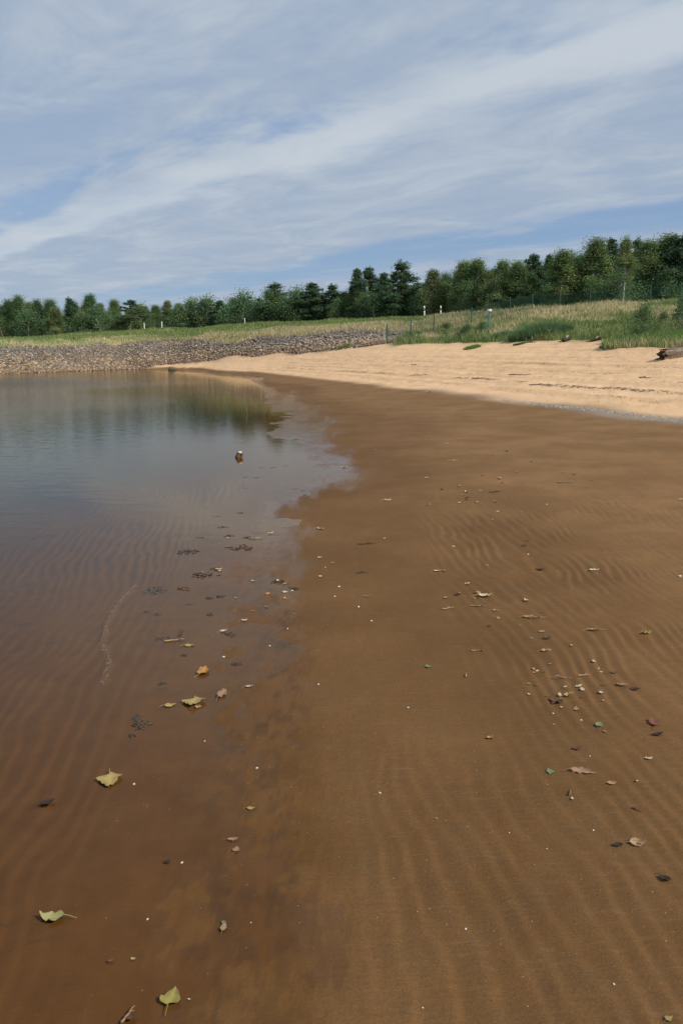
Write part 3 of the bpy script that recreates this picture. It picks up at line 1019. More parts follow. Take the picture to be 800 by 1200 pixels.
def clump(u, D, wx, wy, h, n, cols, label, name='grass_clump', width=.03):
    cxx, cyy, _ = pd(u, D, 2.0)
    rr = np.sqrt(rng.random(n)); a = rng.uniform(0, 6.283, n)
    x = rr * np.cos(a) * wx; y = rr * np.sin(a) * wy
    hh = h * (1 - .55 * rr ** 2) * rng.uniform(.6, 1.1, n)
    z = hgt(x + cxx, y + cyy); z0 = float(z.mean())
    p = np.stack([x, y, z - z0 - .02], 1)
    aa = rng.uniform(0, 6.283, n)
    wv = np.stack([np.cos(aa), np.sin(aa), 0 * aa], 1) * width * .5
    lean = np.stack([x / wx, y / wy, 0 * x], 1) * (hh * .5)[:, None] + rng.normal(size=(n, 3)) * np.array([.12, .12, 0]) * hh[:, None]
    mid = p + lean * .35 + np.array([0, 0, 1]) * (hh * .6)[:, None]
    tip = p + lean + np.array([0, 0, 1]) * hh[:, None]
    v = np.stack([p - wv, p + wv, mid + wv * .7, mid - wv * .7, tip], 1).reshape(-1, 3)
    k = np.arange(n)[:, None] * 5
    f = np.concatenate([k + [[0, 1, 2]], k + [[0, 2, 3]], k + [[3, 2, 4]]])
    o = link(name, mesh_np(name, v, f, M_GRASS, {'tint': np.repeat(pick(n, cols), 5, 0)}), None, (cxx, cyy, z0))
    return tag(o, label, 'grass')


RUSH = [(.14, .235, .105), (.175, .275, .12), (.11, .19, .09)]
clump(632, 47.5, 1.75, .9, 1.0, 5200, RUSH, 'broad mound of blue green rushes behind the fallen bare branch', 'rush_clump')
clump(590, 50.5, 0.8, .6, .6, 1400, RUSH, 'small rush clump between the teal post and the broad rush mound', 'rush_clump')
clump(553, 47.6, 0.5, .35, .30, 500, [(.15, .27, .07), (.19, .31, .09)], 'bright green grass tuft alone on the pale sand below the teal post')
clump(610, 45.0, 0.22, .16, .14, 200, [(.15, .25, .07), (.20, .28, .09)], 'tiny green grass tuft on the sand below the fallen branch')
clump(714, 36.8, 0.45, .5, .34, 420, [(.20, .20, .08), (.28, .25, .12), (.12, .16, .05)], 'sparse pale grass tuft at the tip of the grass tongue', width=.02)
clump(403, 63.5, 0.6, .3, .35, 500, GREEN, 'green weed tuft growing at the foot of the stone slope')

# ---------------------------------------------------------------- fence
FENCE = [(453, 59.5), (481, 61.2), (508, 63), (552, 66.2), (597, 69.5), (623, 71), (655, 71.3), (690, 70.8), (725, 70.2), (760, 69.6), (795, 69), (830, 68.4), (865, 67.8)]
HF = 1.3
fp = []
for u, D in FENCE:
    z = float(np.interp(D, [59, 71.3], [2.4, 5.5]))
    x, y, _ = pd(u, D, z)
    fp.append((x, y, h1(x, y)))
froot = link('wire_fence', None, None, fp[0])
tag(froot, 'green wire mesh fence on slim posts climbing from the beach to the wood', 'fence')
pm = MB()
pm.tube([(0, 0, -.35), (0, 0, 1.37)], [.045, .045], 8, (.035, .085, .055))
pm.tube([(0, 0, 1.37), (0, 0, 1.41)], [.055, .03], 8, (.03, .07, .05))
pmesh = pm.mesh('post', M_PAINT)
f0 = Vector(fp[0])
for p in fp:
    link('post', pmesh, froot, Vector(p) - f0)
for i in range(len(fp) - 1):
    a, b = np.array(fp[i]), np.array(fp[i + 1])
    d = b - a
    L = np.linalg.norm(d[:2])
    bay = MB()
    gcol = (.03, .085, .06)
    n = int(L / .06)
    wr = .0045
    for k in range(1, n):
        t = k / n
        c = d * t
        g0 = max(h1(a[0] + c[0], a[1] + c[1]) - a[2], c[2] - .3)
        bay.tube([(c[0], c[1], c[2] + .02), (c[0], c[1], c[2] + HF)], [wr, wr], 3, gcol, cap=False)
    for zz in np.arange(.08, HF + .01, .2):
        bay.tube([(0, 0, zz), (d[0], d[1], d[2] + zz)], [wr * 1.3, wr * 1.3], 3, gcol, cap=False)
    link('mesh_panel', bay.mesh('mesh_panel', M_WIRE), froot, Vector(a) - f0)

# ---------------------------------------------------------------- posts
def round_sect(mb, half_w, half_d, z0, z1, col, sides=12, top=None):
    ang = np.linspace(0, 2 * math.pi, sides, endpoint=False)
    ex = 0.6
    x = np.sign(np.cos(ang)) * np.abs(np.cos(ang)) ** ex * half_w; y = np.sign(np.sin(ang)) * np.abs(np.sin(ang)) ** ex * half_d
    lo = np.stack([x, y, np.full(sides, z0)], 1); hi = np.stack([x, y, np.full(sides, z1)], 1)
    if top:
        hi[:, 2] += (y / half_d) * top
    f = [(j, (j + 1) % sides, sides + (j + 1) % sides, sides + j) for j in range(sides)]
    mb.add(np.concatenate([lo, hi]), f, col)
    c = np.concatenate([hi, hi.mean(0)[None]])
    mb.add(c, [(j, (j + 1) % sides, sides) for j in range(sides)], col)


body = MB(); round_sect(body, .06, .055, -.15, .90, (.80, .80, .78), top=.03)
bandm = MB(); round_sect(bandm, .063, .058, .52, .74, (.012, .012, .014))
refl = MB(); refl.box((-.02, -.062, .57), (.02, -.0585, .70), (.6, .55, .45))
bm_, bdm, rfm = body.mesh('body', M_PAINT), bandm.mesh('stripe', M_PAINT), refl.mesh('reflector', M_PAINT)
for u, ex, s, lab in ((497, -.6, 1.15, 'white delineator post with black stripe, the one farther from the teal post'), (516, -.6, 1.05, 'white delineator post with black stripe, the one nearer the teal post'),
                      (169.5, 1, 1.0, 'small white post on the far embankment in front of the broad dark pine'), (190, 1, 1.0, 'small white post on the far embankment beside the olive birches'),
                      (287, .5, .75, 'faint pale stub post on the grass crown left of the tall broad pine')):
    x, y = crown_pt(u, ex)
    o = link('delineator_post', None, None, (x, y, h1(x, y) + .1))
    o.scale = (1.05 * s, 1.05 * s, s)
    o.rotation_euler = (0, R(random.uniform(-2, 2)), 0)
    lab = lab.replace(' left of', ' near')
    tag(o, lab, 'post', 'delineator posts on the crown')
    link('body', bm_, o)
    if u > 400:
        link('stripe', bdm, o); link('reflector', rfm, o)

# teal post with white box
x, y, _ = pd(572, 58.5, 2.9)
z0 = h1(x, y)
sg = tag(link('gauge_post', None, None, (x, y, z0)), 'teal post topped with a small white box standing in the rough grass', 'post')
m = MB(); m.tube([(0, 0, -.4), (0, 0, .6), (.0, 0, zv(365.5, y) - z0)], [.055, .055, .055], 10, (.05, .21, .22))
link('pole', m.mesh('pole', M_PAINT), sg)
zt = zv(365.5, y) - z0
m = MB(); m.box((-.15, -.10, zt), (.15, .10, zt + .20), (.82, .82, .80)); link('box', m.mesh('box', M_PAINT), sg)
m = MB(); m.box((-.17, -.12, zt + .20), (.17, .12, zt + .24), (.28, .09, .07)); link('lid', m.mesh('lid', M_PAINT), sg)

# ---------------------------------------------------------------- driftwood
def log_mesh(L, r0, r1, seed, col, roots=True):
    rg = np.random.default_rng(seed)
    mb = MB()
    n, S = 22, 26
    t = np.linspace(0, 1, n)
    vs, cs = [], []
    for i in range(n):
        a = np.linspace(0, 6.283, S, endpoint=False)
        rr = (r0 + (r1 - r0) * t[i]) * (1 + .16 * fbm(np.cos(a) * 1.6 + 5 + seed, np.sin(a) * 1.6 + t[i] * 1.2, seed, 4) + .05 * np.sin(a * 7 + t[i] * 2))
        vs.append(np.stack([np.full(S, t[i] * L) + (.25 * r0 * rg.normal(size=S) if i in (0, n - 1) else 0), np.cos(a) * rr, np.sin(a) * rr + .12 * r0 * np.sin(t[i] * 4)], 1))
        k = (.75 + 1.4 * (fbm(a * 5, np.full(S, t[i] * 3), seed + 9, 3) + .25))[:, None]
        cs.append(np.array(col) * np.clip(k, .45, 1.6))
    v = np.concatenate(vs)
    f = [(i * S + j, i * S + (j + 1) % S, (i + 1) * S + (j + 1) % S, (i + 1) * S + j) for i in range(n - 1) for j in range(S)]
    mb.add(v, f, np.concatenate(cs))
    for i, sgn in ((0, -1), (n - 1, 1)):
        cap = np.concatenate([vs[i], vs[i].mean(0)[None] + np.array([[sgn * -.2 * r0, 0, 0]])])
        mb.add(cap, [(j, (j + 1) % S, S) for j in range(S)], (.05, .03, .02))
    return mb


lx, ly, _ = pd(775, 29.2, 1.4)
lz = h1(lx, ly)
lg = tag(link('driftwood_log', None, None, (lx, ly, lz + .14)), 'thick weathered grey brown log lying on the pale sand with a splintered end', 'log')
lg.rotation_euler = (0, R(-3), R(20))
link('trunk', log_mesh(3.2, .22, .26, 5, (.15, .115, .085)).mesh('trunk', M_WOOD, True), lg)
rg = np.random.default_rng(3)
for k in range(9):
    a = rg.uniform(0, 6.28)
    m = MB()
    p0 = np.array([.10, math.cos(a) * .13, math.sin(a) * .13])
    Lr = rg.uniform(.16, .36)
    p1 = p0 + np.array([-Lr, math.cos(a) * .10, math.sin(a) * .08 - (.05 if k < 5 else -.02)])
    if p1[2] < -.15:
        p1[2] = -.13
    pm_ = (p0 + p1) / 2 + rg.normal(size=3) * .025
    m.tube([p0, pm_, p1], [.055, .04, .012], 6, tuple(np.array([.13, .075, .05]) * rg.uniform(.5, 1.5)))
    link('root_stub', m.mesh('root_stub', M_WOOD), lg)

# fallen bare branch
bx, by, _ = pd(601, 44.9, 2.2)
br = tag(link('fallen_branch', None, None, (bx, by, h1(bx, by))), 'dark bare forked branch lying along the top edge of the sand', 'branch')
m = MB()
P = [np.array(p) for p in ((0, 0, .05), (.45, .1, .13), (.95, .2, .20), (1.25, .35, .42), (1.7, .5, .52), (2.5, .7, .50))]
m.tube(P, [.05, .055, .06, .045, .03, .012], 7, (.055, .040, .030))
link('main_stem', m.mesh('main_stem', M_WOOD, True), br)
for pts_, r0 in ((((.95, .2, .2), (1.5, .15, .16), (2.1, .1, .12), (2.7, .2, .10)), .035), (((.45, .1, .13), (.8, -.1, .10), (1.3, -.2, .05)), .03), (((1.25, .35, .42), (1.45, .5, .66), (1.75, .6, .74)), .022),
                 (((1.7, .5, .52), (2.1, .4, .38), (2.6, .3, .30)), .02)):
    m = MB(); m.tube(pts_, np.linspace(r0, .008, len(pts_)), 6, (.06, .042, .03)); link('side_branch', m.mesh('side_branch', M_WOOD, True), br)

for u, D, L, r0, rz, lab in ((659, 42.6, .42, .10, 15, 'short dark driftwood stump with a pale broken top on the sand'), (692, 41.3, .5, .07, -8, 'small dark stick of driftwood at the grass edge')):
    x, y, _ = pd(u, D, 2.1)
    o = tag(link('driftwood', None, None, (x, y, h1(x, y) + r0 * .6)), lab, 'driftwood')
    o.rotation_euler = (0, R(-18), R(rz))
    link('stem', log_mesh(L, r0, r0 * .8, int(u), (.05, .036, .027)).mesh('stem', M_WOOD, True), o)
    m = MB(); m.tube([(L * .5, 0, r0 * .5), (L * .62, -.02, r0 * 1.4), (L * .8, -.02, r0 * 1.9)], [.05, .045, .03], 6, (.5, .45, .38)); link('broken_top', m.mesh('broken_top', M_WOOD), o)
    m = MB(); m.tube([(.05, 0, 0), (-.16, .02, .02), (-.3, .0, .06)], [.04, .025, .008], 6, (.05, .035, .026)); link('root_stub', m.mesh('root_stub', M_WOOD), o)

# sticks lying on the dry sand
def twig_obj(p, L, r, rz, col, label, group, seed, cat='twig'):
    rg = np.random.default_rng(seed)
    m = MB()
    n = 7
    t = np.linspace(-.5, .5, n)
    pts_ = np.stack([t * L, .07 * L * np.cumsum(rg.normal(size=n)) * .5, r * .8 + r * .6 * np.abs(rg.normal(size=n))], 1)
    m.tube(pts_, np.linspace(r, r * .35, n), 5, col)
    if L / r > 14:
        k = rg.integers(2, 5)
        q = pts_[k] + np.array([.22 * L, .16 * L * rg.choice([-1, 1]), r])
        m.tube([pts_[k], (pts_[k] + q) / 2 + np.array([0, 0, r]), q], [r * .6, r * .45, r * .2], 5, col)
    o = link('twig', m.mesh('twig', M_WOOD, True), None, p)
    o.rotation_euler = (0, 0, rz)
    return tag(o, label, cat, group)


for i, (u, v, L, zz) in enumerate(((611, 440.0, 1.0, .9), (628, 452, .5, .55), (487, 428, .55, 1.0), (755, 444, .35, .8), (560, 444, .5, .55))):
    x, y, zz = hit(u, v)
    twig_obj((x, y, zz), L, .022, random.uniform(-.3, .1), (.10, .065, .045), 'dark driftwood stick lying flat on the dry pale sand', 'sticks on the dry beach', 500 + i, 'stick')

# boulder at the far water edge, wood lump in the shallows
x, y, _ = pd(202, 83, .05)
v, f = rock_shape(301, ICO2)
m = MB(); m.add(v * np.array([.52, .35, .30]), f, (.13, .125, .075))
tag(link('boulder', m.mesh('boulder', M_STONE, True), None, (x, y, h1(x, y) + .12)), 'lone mossy boulder at the far water edge below the stones', 'boulder')
x, y, _ = pg(280, 536)
o = tag(link('stump', None, None, (x, y, h1(x, y))), 'small pale topped wood stump sticking up out of the shallow water', 'stump')
zb = -h1(x, y)
m = log_mesh(zb + .075, .062, .048, 17, (.10, .058, .032))
s_ = link('stem', m.mesh('stem', M_WOOD, True), o); s_.rotation_euler = (0, R(-84), R(20)); s_.location = (.0, 0, -.01)
m = MB(); v, f = rock_shape(303, ICO2); m.add(v * np.array([.050, .042, .045]), f, (.62, .50, .33))
link('broken_top', m.mesh('broken_top', M_WOOD, True), o, (.018, -.012, zb + .078))
for i, (u, v_, L) in enumerate(((312, 487, .16), (288, 485, .12))):
    x, y, _ = pg(u, v_)
    m = MB(); zz = h1(x, y)
    m.tube([(0, 0, zz - .02), (.02, 0, .03), (-.03 if i else .05, .01, L * .9)], [.014, .012, .005], 6, (.03, .025, .02))
    tag(link('snag', m.mesh('snag', M_WOOD), None, (x, y, 0)), 'dark twig poking up out of the calm water near the beach', 'twig', 'twigs standing in the shallows')

# ---------------------------------------------------------------- fallen leaves
def leaf_mesh(seed, shape, col, col2, curl, fold):
    """unit-length leaf lying along +x, stem at x=0"""
    rg = np.random.default_rng(seed)
    n = 9
    t = np.linspace(0, 1, n)
    if shape == 'poplar':
        w = .46 * np.clip(np.sin(math.pi * np.clip(t, 0, 1) ** .48), 0, 1) ** .75 * (1 - .15 * t)
    elif shape == 'oval':
        w = .30 * np.sin(math.pi * t ** .85) ** .8
    else:
        w = .26 * np.sin(math.pi * t ** .9) ** .7 * (1 + .5 * np.abs(np.sin(t * 11)))
    w = w * (1 + .07 * rg.normal(size=n)); w[0] = .02; w[-1] = .004
    rows = []
    across = np.array([-1, -.55, 0, .55, 1.0])
    cols = []
    for i in range(n):
        for a in across:
            y = a * w[i]
            z = fold * abs(y) + curl * ((t[i] - .45) ** 2) * 1.6 + .05 * rg.normal() * (abs(a) > .9)
            rows.append((t[i], y * (1 - .22 * abs(fold)), z))
            k = np.clip(.5 + 1.5 * vnoise(np.array([t[i] * 3 + seed]), np.array([y * 6]), seed)[0], 0, 1)
            cols.append(np.array(col) * (1 - k) + np.array(col2) * k if abs(a) > .01 else np.array(col) * 1.15)
    v = np.array(rows); v[:, 2] -= v[:, 2].min()
    f = [(i * 5 + j, i * 5 + j + 1, (i + 1) * 5 + j + 1, (i + 1) * 5 + j) for i in range(n - 1) for j in range(4)]
    mb = MB(); mb.add(v, f, np.array(cols))
    st = MB()
    b = rg.uniform(-.25, .25)
    z0 = v[2, 2]
    st.tube([(.02, 0, z0), (-.2, b * .4, z0 * .6 + .03), (-.5, b, .02)], [.018, .014, .012], 5, tuple(np.array(col) * .9))
    return mb.mesh('leaf', M_LEAF, True), st.mesh('stem', M_LEAF)


LC = {'yg': ((.36, .31, .08), (.22, .15, .05)), 'gt': ((.34, .32, .12), (.42, .35, .16)), 'y': ((.42, .32, .11), (.32, .22, .08)), 'o': ((.48, .25, .06), (.34, .18, .06)),
      'p': ((.56, .46, .30), (.40, .30, .18)), 't': ((.42, .28, .15), (.28, .17, .09)), 'pk': ((.36, .21, .13), (.26, .15, .09)), 'b': ((.14, .075, .04), (.08, .04, .025)),
      'd': ((.035, .022, .015), (.06, .035, .02)), 'g': ((.13, .20, .09), (.22, .27, .14)), 'r': ((.22, .08, .05), (.14, .05, .035))}
CN = {'yg': 'yellow green', 'gt': 'pale green', 'y': 'yellow', 'o': 'orange', 'p': 'pale cream', 't': 'tan', 'pk': 'pinkish brown', 'b': 'brown', 'd': 'blackish', 'g': 'green', 'r': 'reddish'}
LEAFLIB = {}
for ci, cname in enumerate(LC):
    for k in range(3):
        LEAFLIB[cname, k] = leaf_mesh(900 + ci * 7 + k, ('poplar', 'oval', 'ragged')[k], *LC[cname], (.08, .38, .42)[k], (.08, .22, .26)[k])

# column, row, length px, colour, mesh, heading (deg, 0 = to the right, 90 = away), label or None
LV = [(197, 1181, 30, 'yg', 0, 84, 'largest yellow green leaf with brown blotch floating tip away, stem toward shore'),
      (76, 1077, 33, 'gt', 1, 175, 'long pale green folded leaf with a thin stem in the shallow water'),
      (129, 909, 22, 'y', 0, -75, 'yellow tan leaf with upright stem in clear water over brown sand'),
      (228, 820, 17, 'y', 0, -85, None), (228, 829, 13, 't', 0, 10, None), (192, 828, 15, 'y', 1, 20, None), (256, 818, 11, 'pk', 1, 70, None), (235, 792, 12, 'o', 2, 80, None),
      (216, 757, 13, 'y', 1, 5, None), (288, 806, 11, 'p', 2, 20, None), (311, 697, 10, 'o', 1, 10, 'bright orange leaf alone on the dark damp margin'), (331, 694, 10, 'p', 0, 0, None),
      (289, 948, 11, 'y', 1, 5, None), (267, 985, 14, 'pk', 1, 5, None), (275, 1000, 8, 'pk', 2, 80, None), (260, 1083, 8, 'g', 0, 30, None), (260, 1093, 10, 't', 1, 80, None),
      (126, 1128, 10, 'r', 2, 20, None), (153, 1125, 8, 'gt', 2, 10, None), (47, 943, 18, 'd', 1, 25, 'blackish leaf under the water beside a yellow tan leaf'), (193, 1011, 9, 'd', 2, 10, None),
      (668, 904, 25, 'pk', 1, -5, 'pinkish brown dry leaf with a curled up stem on bare sand'), (640, 905, 15, 'g', 0, -5, 'green leaf browning at one end on bare damp sand'),
      (737, 989, 22, 't', 1, -8, 'tan curled leaf with its stem toward a dark crumpled leaf'), (718, 992, 16, 'd', 2, 10, None), (767, 852, 12, 'r', 2, 80, None), (764, 862, 14, 'd', 1, 0, None),
      (755, 890, 11, 'p', 1, 0, None), (670, 878, 14, 'b', 2, 0, None), (700, 853, 10, 'g', 2, 60, None), (711, 919, 13, 't', 1, 8, None), (569, 866, 14, 'o', 2, 5, None),
      (722, 803, 18, 'pk', 2, -10, None), (737, 807, 12, 'd', 1, -20, None), (660, 817, 18, 'y', 2, 25, None), (643, 820, 15, 'b', 1, -50, None), (674, 806, 10, 'p', 1, 20, None),
      (622, 785, 12, 'o', 1, 0, None), (617, 802, 7, 'yg', 2, 0, None), (715, 789, 11, 'b', 2, 0, None), (751, 743, 14, 'yg', 1, 0, 'flat yellow green leaf alone on the rippled sand'), (498, 782, 12, 'g', 0, 5, 'small deep green leaf alone on smooth sand'),
      (560, 699, 20, 'p', 2, -5, 'pale cream dry leaf, biggest of a scatter of debris'), (557, 695, 10, 'o', 1, 0, None), (519, 701, 10, 'y', 0, 5, None), (532, 698, 9, 'd', 1, 20, None), (508, 670, 11, 'p', 2, 0, None), (544, 686, 8, 'p', 1, 30, None),
      (613, 724, 17, 't', 2, 0, None), (577, 716, 10, 't', 1, 0, None), (631, 741, 10, 't', 2, 0, None), (636, 749, 13, 'b', 2, 0, None), (634, 764, 15, 't', 1, 15, None), (688, 739, 13, 'p', 2, 0, None),
      (690, 669, 15, 'p', 2, 0, None), (628, 668, 13, 'b', 2, 0, None), (372, 654, 7, 'p', 2, 0, None), (371, 620, 11, 'p', 2, 0, None), (314, 626, 8, 'p', 1, 20, None), (400, 548, 9, 'p', 1, 0, None),
      (780, 1197, 15, 'y', 0, 30, 'yellow leaf by itself at the end of the near sand ripples'), (772, 1028, 15, 'd', 2, -50, None), (509, 960, 6, 'yg', 2, 0, None), (220, 1172, 5, 'p', 2, 0, None),
      (148, 1196, 16, 'b', 2, 20, None), (253, 668, 9, 'p', 1, 0, None), (283, 728, 9, 'p', 1, 0, None), (258, 741, 10, 'p', 2, 30, None), (450, 587, 10, 'p', 1, 0, None), (500, 460, 9, 'p', 1, 0, None),
      (585, 566, 8, 'p', 2, 0, None), (560, 575, 7, 't', 2, 0, None), (545, 583, 7, 'b', 2, 0, None), (610, 640, 9, 'd', 2, 0, None), (615, 634, 8, 'b', 2, 0, None), (652, 566, 7, 'd', 1, 0, None), (795, 586, 8, 'p', 2, 0, None)]


def put_leaf(u, v, L, cname, k, head, label, group=None, i=0):
    x, y, z = hit(u, v)
    dep = y * CP + CAM_H * SP
    ln = max(L, 4) / F * dep
    hd = math.radians(head)
    # heading given in the picture; foreshortened depth lengthens the leaf a little at most
    fore = max(.45, abs(math.sin(math.atan2(CAM_H, y))))
    ln = ln / math.hypot(math.cos(hd), math.sin(hd) * fore) * (0.68, .9, 0.78)[k]
    bmesh_, smesh = LEAFLIB[cname, k]
    o = link('leaf', bmesh_, None, (x, y, max(z, 0.0) + .003))
    o.scale = (ln, ln * (1 + .2 * random.uniform(-1, 1)), ln * random.uniform(.8, 1.2))
    o.rotation_euler = (R(random.uniform(-8, 8)), R(random.uniform(-6, 6)), hd)
    link('stem', smesh, o)
    return tag(o, label, 'leaf', group)


for i, (u, v, L, cname, k, head, lab) in enumerate(LV):
    inwater = u < 300 and v > 560
    if lab is None:
        lab = ('small ' + CN[cname] + ' leaf ' + ('lying in the shallow water film' if inwater else 'scrap on the damp brown sand'))
    put_leaf(u, v, L, cname, k, head, lab, 'fallen leaves ' + ('in the shallows' if inwater else 'on the damp sand'), i)

# looser scatter of leaf scraps and twigs drifted in lines over the flats
cl = [(560, 590, 60, 22, 16), (600, 555, 50, 20, 10), (560, 700, 45, 28, 12), (640, 800, 55, 25, 14), (700, 815, 45, 25, 8), (350, 680, 60, 40, 8), (460, 650, 60, 60, 6), (270, 660, 40, 50, 6), (640, 740, 30, 40, 6), (520, 530, 70, 30, 8), (730, 900, 60, 50, 5)]
for (u0, v0, su, sv, n) in cl:
    for k in range(int(n * .9)):
        u, v = random.gauss(u0, su * .6), random.gauss(v0, sv * .6)
        cname = random.choice(['p', 't', 't', 'pk', 'b', 'p'])
        inw = u < 300 and v > 560
        put_leaf(u, v, random.uniform(3, 5.5), cname, random.choice([1, 2]), random.uniform(0, 360), 'small ' + CN[cname] + ' leaf ' + ('lying in the shallow water film' if inw else 'scrap on the damp brown sand'), 'fallen leaves ' + ('in the shallows' if inw else 'on the damp sand'))
TW = [(430, 638, 22, 4), (560, 711, 18, -5), (632, 724, 16, 0), (700, 739, 22, -3), (525, 714, 16, 20), (664, 566, 20, -6), (580, 577, 18, 25), (545, 792, 9, 80), (660, 795, 20, -5), (683, 792, 16, 20), (650, 824, 14, 30), (150, 1190, 26, 70), (216, 690, 16, -10), (300, 631, 16, 3),
      (425, 672, 14, 2), (690, 907, 14, 0), (270, 744, 14, -20), (213, 742, 20, 85), (205, 752, 24, 6), (560, 764, 16, 5), (530, 540, 12, 10), (430, 700, 10, 5), (668, 930, 12, 70), (746, 950, 12, -30)]
for i, (u, v, L, head) in enumerate(TW):
    x, y, z = hit(u, v)
    dep = y * CP + CAM_H * SP
    inw = u < 300 and v > 560
    twig_obj((x, y, z + .001), L / F * dep, .0028 + .0004 * dep, R(head), random.choice([(.40, .27, .16), (.10, .065, .04), (.30, .19, .11)]),
             'thin twig ' + ('lying in the shallow water film' if inw else 'lying on the damp brown sand'), 'twigs ' + ('in the shallows' if inw else 'on the damp sand'), 700 + i)

# dark weed clumps in the shallows
WD = [(235, 630, 14), (221, 647, 24), (281, 642, 28), (269, 628, 12), (240, 674, 28), (252, 667, 12), (184, 691, 28), (246, 701, 10), (258, 699, 11), (222, 708, 7), (166, 849, 24), (278, 778, 11), (247, 720, 9), (186, 719, 9), (172, 716, 7),
      (325, 682, 14), (345, 690, 12), (290, 630, 10), (300, 560, 8), (288, 572, 7), (255, 605, 10), (282, 601, 8), (262, 618, 12), (320, 548, 7), (335, 546, 6), (306, 548, 7), (288, 559, 7), (160, 840, 12), (155, 862, 9), (190, 748, 16), (216, 768, 8), (190, 801, 8)]
for i, (u, v, L) in enumerate(WD):
    x, y, _ = pg(u, v)
    z = h1(x, y)
    dep = y * CP + CAM_H * SP
    s = L / F * dep / 2
    rg = np.random.default_rng(2000 + i)
    m = MB()
    for k in range(34):
        a = rg.uniform(0, 6.28); rr = rg.random() ** .6
        p = np.array([math.cos(a) * rr * s, math.sin(a) * rr * s * .9, .0])
        b = rg.uniform(0, 6.28); L2 = s * rg.uniform(.25, .6)
        q = np.array([math.cos(b) * L2, math.sin(b) * L2, rg.uniform(0, .006)])
        hgt_ = .002 + .002 * rg.random() + .01 * s
        m.tube([p, p + q * .5 + np.array([0, 0, hgt_]), p + q], [.0015 + .015 * s, .002 + .03 * s, .001], 5, tuple(np.array([.060, .036, .019]) * rg.uniform(.6, 1.6)))
    tag(link('weed_clump', m.mesh('weed_clump', M_WEED, True), None, (x, y, max(z, -.006))), 'dark brown clump of waterweed stranded in the shallow water margin', 'weed', 'weed clumps in the shallows')

# white shell pieces
SHL = [(445, 931, 6), (545, 1093, 5), (718, 1161, 5), (173, 1077, 5), (213, 1010, 6), (157, 917, 6), (301, 900, 5), (647, 843, 4), (680, 850, 4), (690, 893, 4), (478, 831, 4), (373, 802, 4), (240, 868, 4), (325, 680, 5), (397, 689, 5), (420, 713, 5),
       (342, 692, 4), (392, 700, 4), (381, 666, 3), (795, 686, 6), (435, 729, 4), (337, 737, 4), (694, 980, 4), (495, 1182, 4), (640, 1000, 3), (596, 981, 3), (294, 1080, 3), (262, 770, 5), (316, 757, 4), (618, 655, 4)]
sm = []
for k in range(3):
    m = MB(); v, f = rock_shape(600 + k); m.add(v * np.array([.5, .38, .25]), f, (.72, .68, .58)); sm.append(m.mesh('shell_fragment', M_SHELL, True))
for i, (u, v, L) in enumerate(SHL):
    x, y, _ = pg(u, v); z = h1(x, y)
    dep = y * CP + CAM_H * SP
    s = L / F * dep * .9
    o = link('shell_fragment', sm[i % 3], None, (x, y, z + .1 * s)); o.scale = (s, s, s); o.rotation_euler = (0, 0, random.uniform(0, 6))
    tag(o, 'tiny white shell fragment lying on the brown sand', 'shell', 'white shell fragments on the sand')

# ---------------------------------------------------------------- grit, strandline, foam line
def bits(name, x, y, smin, smax, cols, label, lift=.2, flat=.5):
    z = hgt(x, y)
    n = len(x)
    base = np.array([(1, 0, 0), (-.5, .8, 0), (-.5, -.8, 0), (0, 0, 1.0)])
    s = rng.uniform(smin, smax, n)
    a = rng.uniform(0, 6.28, n)
    st = rng.uniform(.5, 1.5, n)
    ca, sa = np.cos(a), np.sin(a)
    bx_, by_ = base[:, 0][None] * st[:, None], base[:, 1][None] / st[:, None]
    v = np.stack([(bx_ * ca[:, None] - by_ * sa[:, None]) * s[:, None] + x[:, None], (bx_ * sa[:, None] + by_ * ca[:, None]) * s[:, None] + y[:, None],
                  base[:, 2][None] * s[:, None] * flat + z[:, None]], 2).reshape(-1, 3)
    k = np.arange(n)[:, None] * 4
    f = np.concatenate([k + [[0, 1, 3]], k + [[1, 2, 3]], k + [[2, 0, 3]]])
    o = link(name, mesh_np(name, v, f, M_SHELL, {'tint': np.repeat(cols, 4, 0)}))
    return kind(o, 'stuff', label)


n = 9000
D = np.exp(rng.uniform(math.log(1.0), math.log(14), n))
x = rng.uniform(-.5, .55, n) * (D + .5); y = D
zz, zs_, sd_, _ = terrain(x, y)
cl_ = fbm(x / .5, y / .8, 151, 4)
km = (zz > -.02) & (cl_ > rng.uniform(-.3, .45, n)) & (sd_ > -.6)
x, y = x[km], y[km]
bits('sand_grit', x, y, .0010, .0026, pick(len(x), [(.45, .38, .28), (.36, .26, .16), (.05, .035, .025), (.06, .04, .025), (.22, .14, .08), (.04, .03, .02)]), 'fine pale and dark grit strewn over the damp sand')
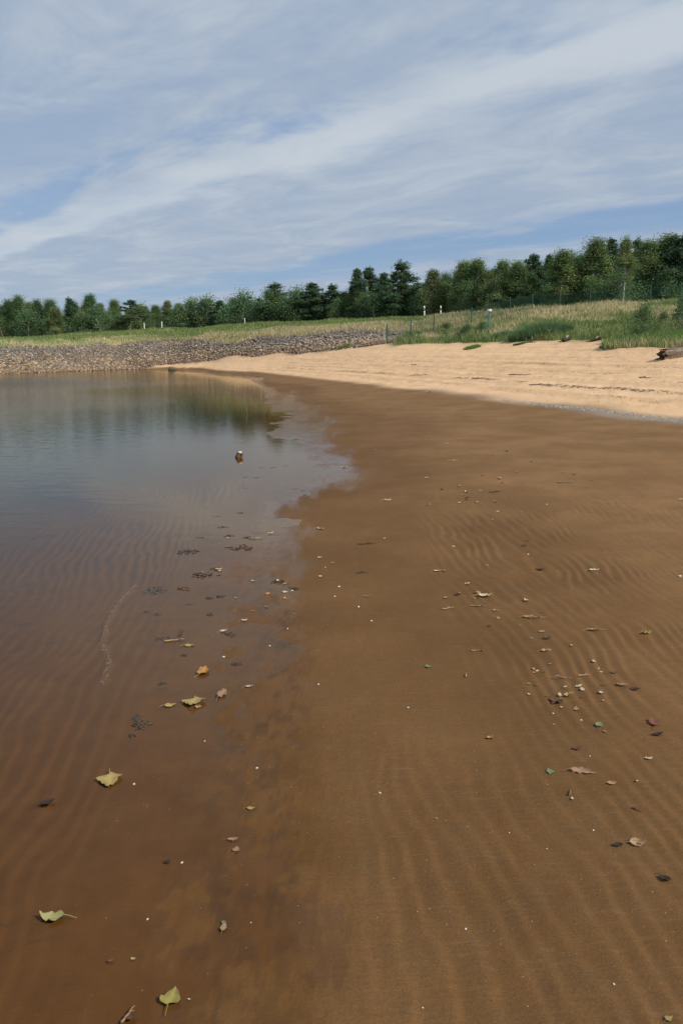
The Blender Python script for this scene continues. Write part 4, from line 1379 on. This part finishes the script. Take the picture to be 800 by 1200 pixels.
# dark debris along old water lines
sel = np.where((gy > 8) & (gy < 75) & (gu > 330) & (gu < 900) & (gzs > .3) & (gzs < 1.9))[0]
lines = [(.60, .012, 2.2), (.78, .012, .3), (.95, .016, .6), (1.18, .02, 1.0), (1.45, .02, .5), (.42, .012, .2)]
px2, py2 = [], []
for c0, wd, pr in lines:
    e = gzs[sel] + .05 * fbm(gx[sel] / 2.2, gy[sel] / 2.2, 161, 3) - c0
    gap = fbm(gx[sel] / 1.6 + c0 * 9, gy[sel] / 1.6, 171, 3)
    pp = np.exp(-(e / wd) ** 2) * pr * sst(-.28, .06, gap)
    # sample with the area each grid point stands for
    wgt = pp * (gy[sel] + OY) ** 2
    wgt = wgt / wgt.sum()
    k = rng.choice(sel, int(1500 * pr + 200), p=wgt)
    px2.append(gx[k] + rng.normal(size=len(k)) * .05); py2.append(gy[k] + rng.normal(size=len(k)) * .08)
x, y = np.concatenate(px2), np.concatenate(py2)
bits('strandline', x, y, .010, .036, pick(len(x), [(.12, .075, .045), (.07, .045, .03), (.20, .12, .07)]), 'dark lines of washed up debris along the dry beach', flat=.35)
e = gzs + .02 * fbm(gx / 1.5, gy / 1.5, 181, 3) - .235
pp = np.exp(-(e / .012) ** 2) * (gy > 8) * (gy < 40) * sst(540, 700, gu) * (gu < 950) * (gy + OY) ** 2
k = rng.choice(len(gx), 2600, p=pp / pp.sum())
bits('gravel_line', gx[k] + rng.normal(size=len(k)) * .03, gy[k] + rng.normal(size=len(k)) * .05, .006, .022, pick(len(k), [(.55, .53, .48), (.10, .095, .085), (.13, .12, .11), (.30, .27, .23)]), 'thin grey and white gravel line where wet sand meets dry', flat=.6)
k = rng.choice(sel, 700, p=((gy[sel] + OY) ** 2) / ((gy[sel] + OY) ** 2).sum())
bits('beach_litter', gx[k] + .03, gy[k], .008, .035, pick(len(k), [(.14, .09, .055), (.30, .20, .12), (.08, .05, .03)]), 'loose dark crumbs scattered over the dry beach', flat=.5)

tt = rng.uniform(0, len(RIDGE) - 1.001, 420); ii = tt.astype(int); fr_ = (tt - ii)[:, None]
rp = RIDGE[ii] * (1 - fr_) + RIDGE[ii + 1] * fr_ + rng.normal(size=(420, 2)) * np.array([.010, .02])
bits('foam_line', rp[:, 0], rp[:, 1], .0015, .0045, pick(420, [(.42, .34, .25), (.34, .27, .19), (.25, .18, .12)]), 'thin pale line of grit and foam in the shallow water', flat=.6)

scene.cycles.transparent_max_bounces = 16
scene.cycles.max_bounces = 8
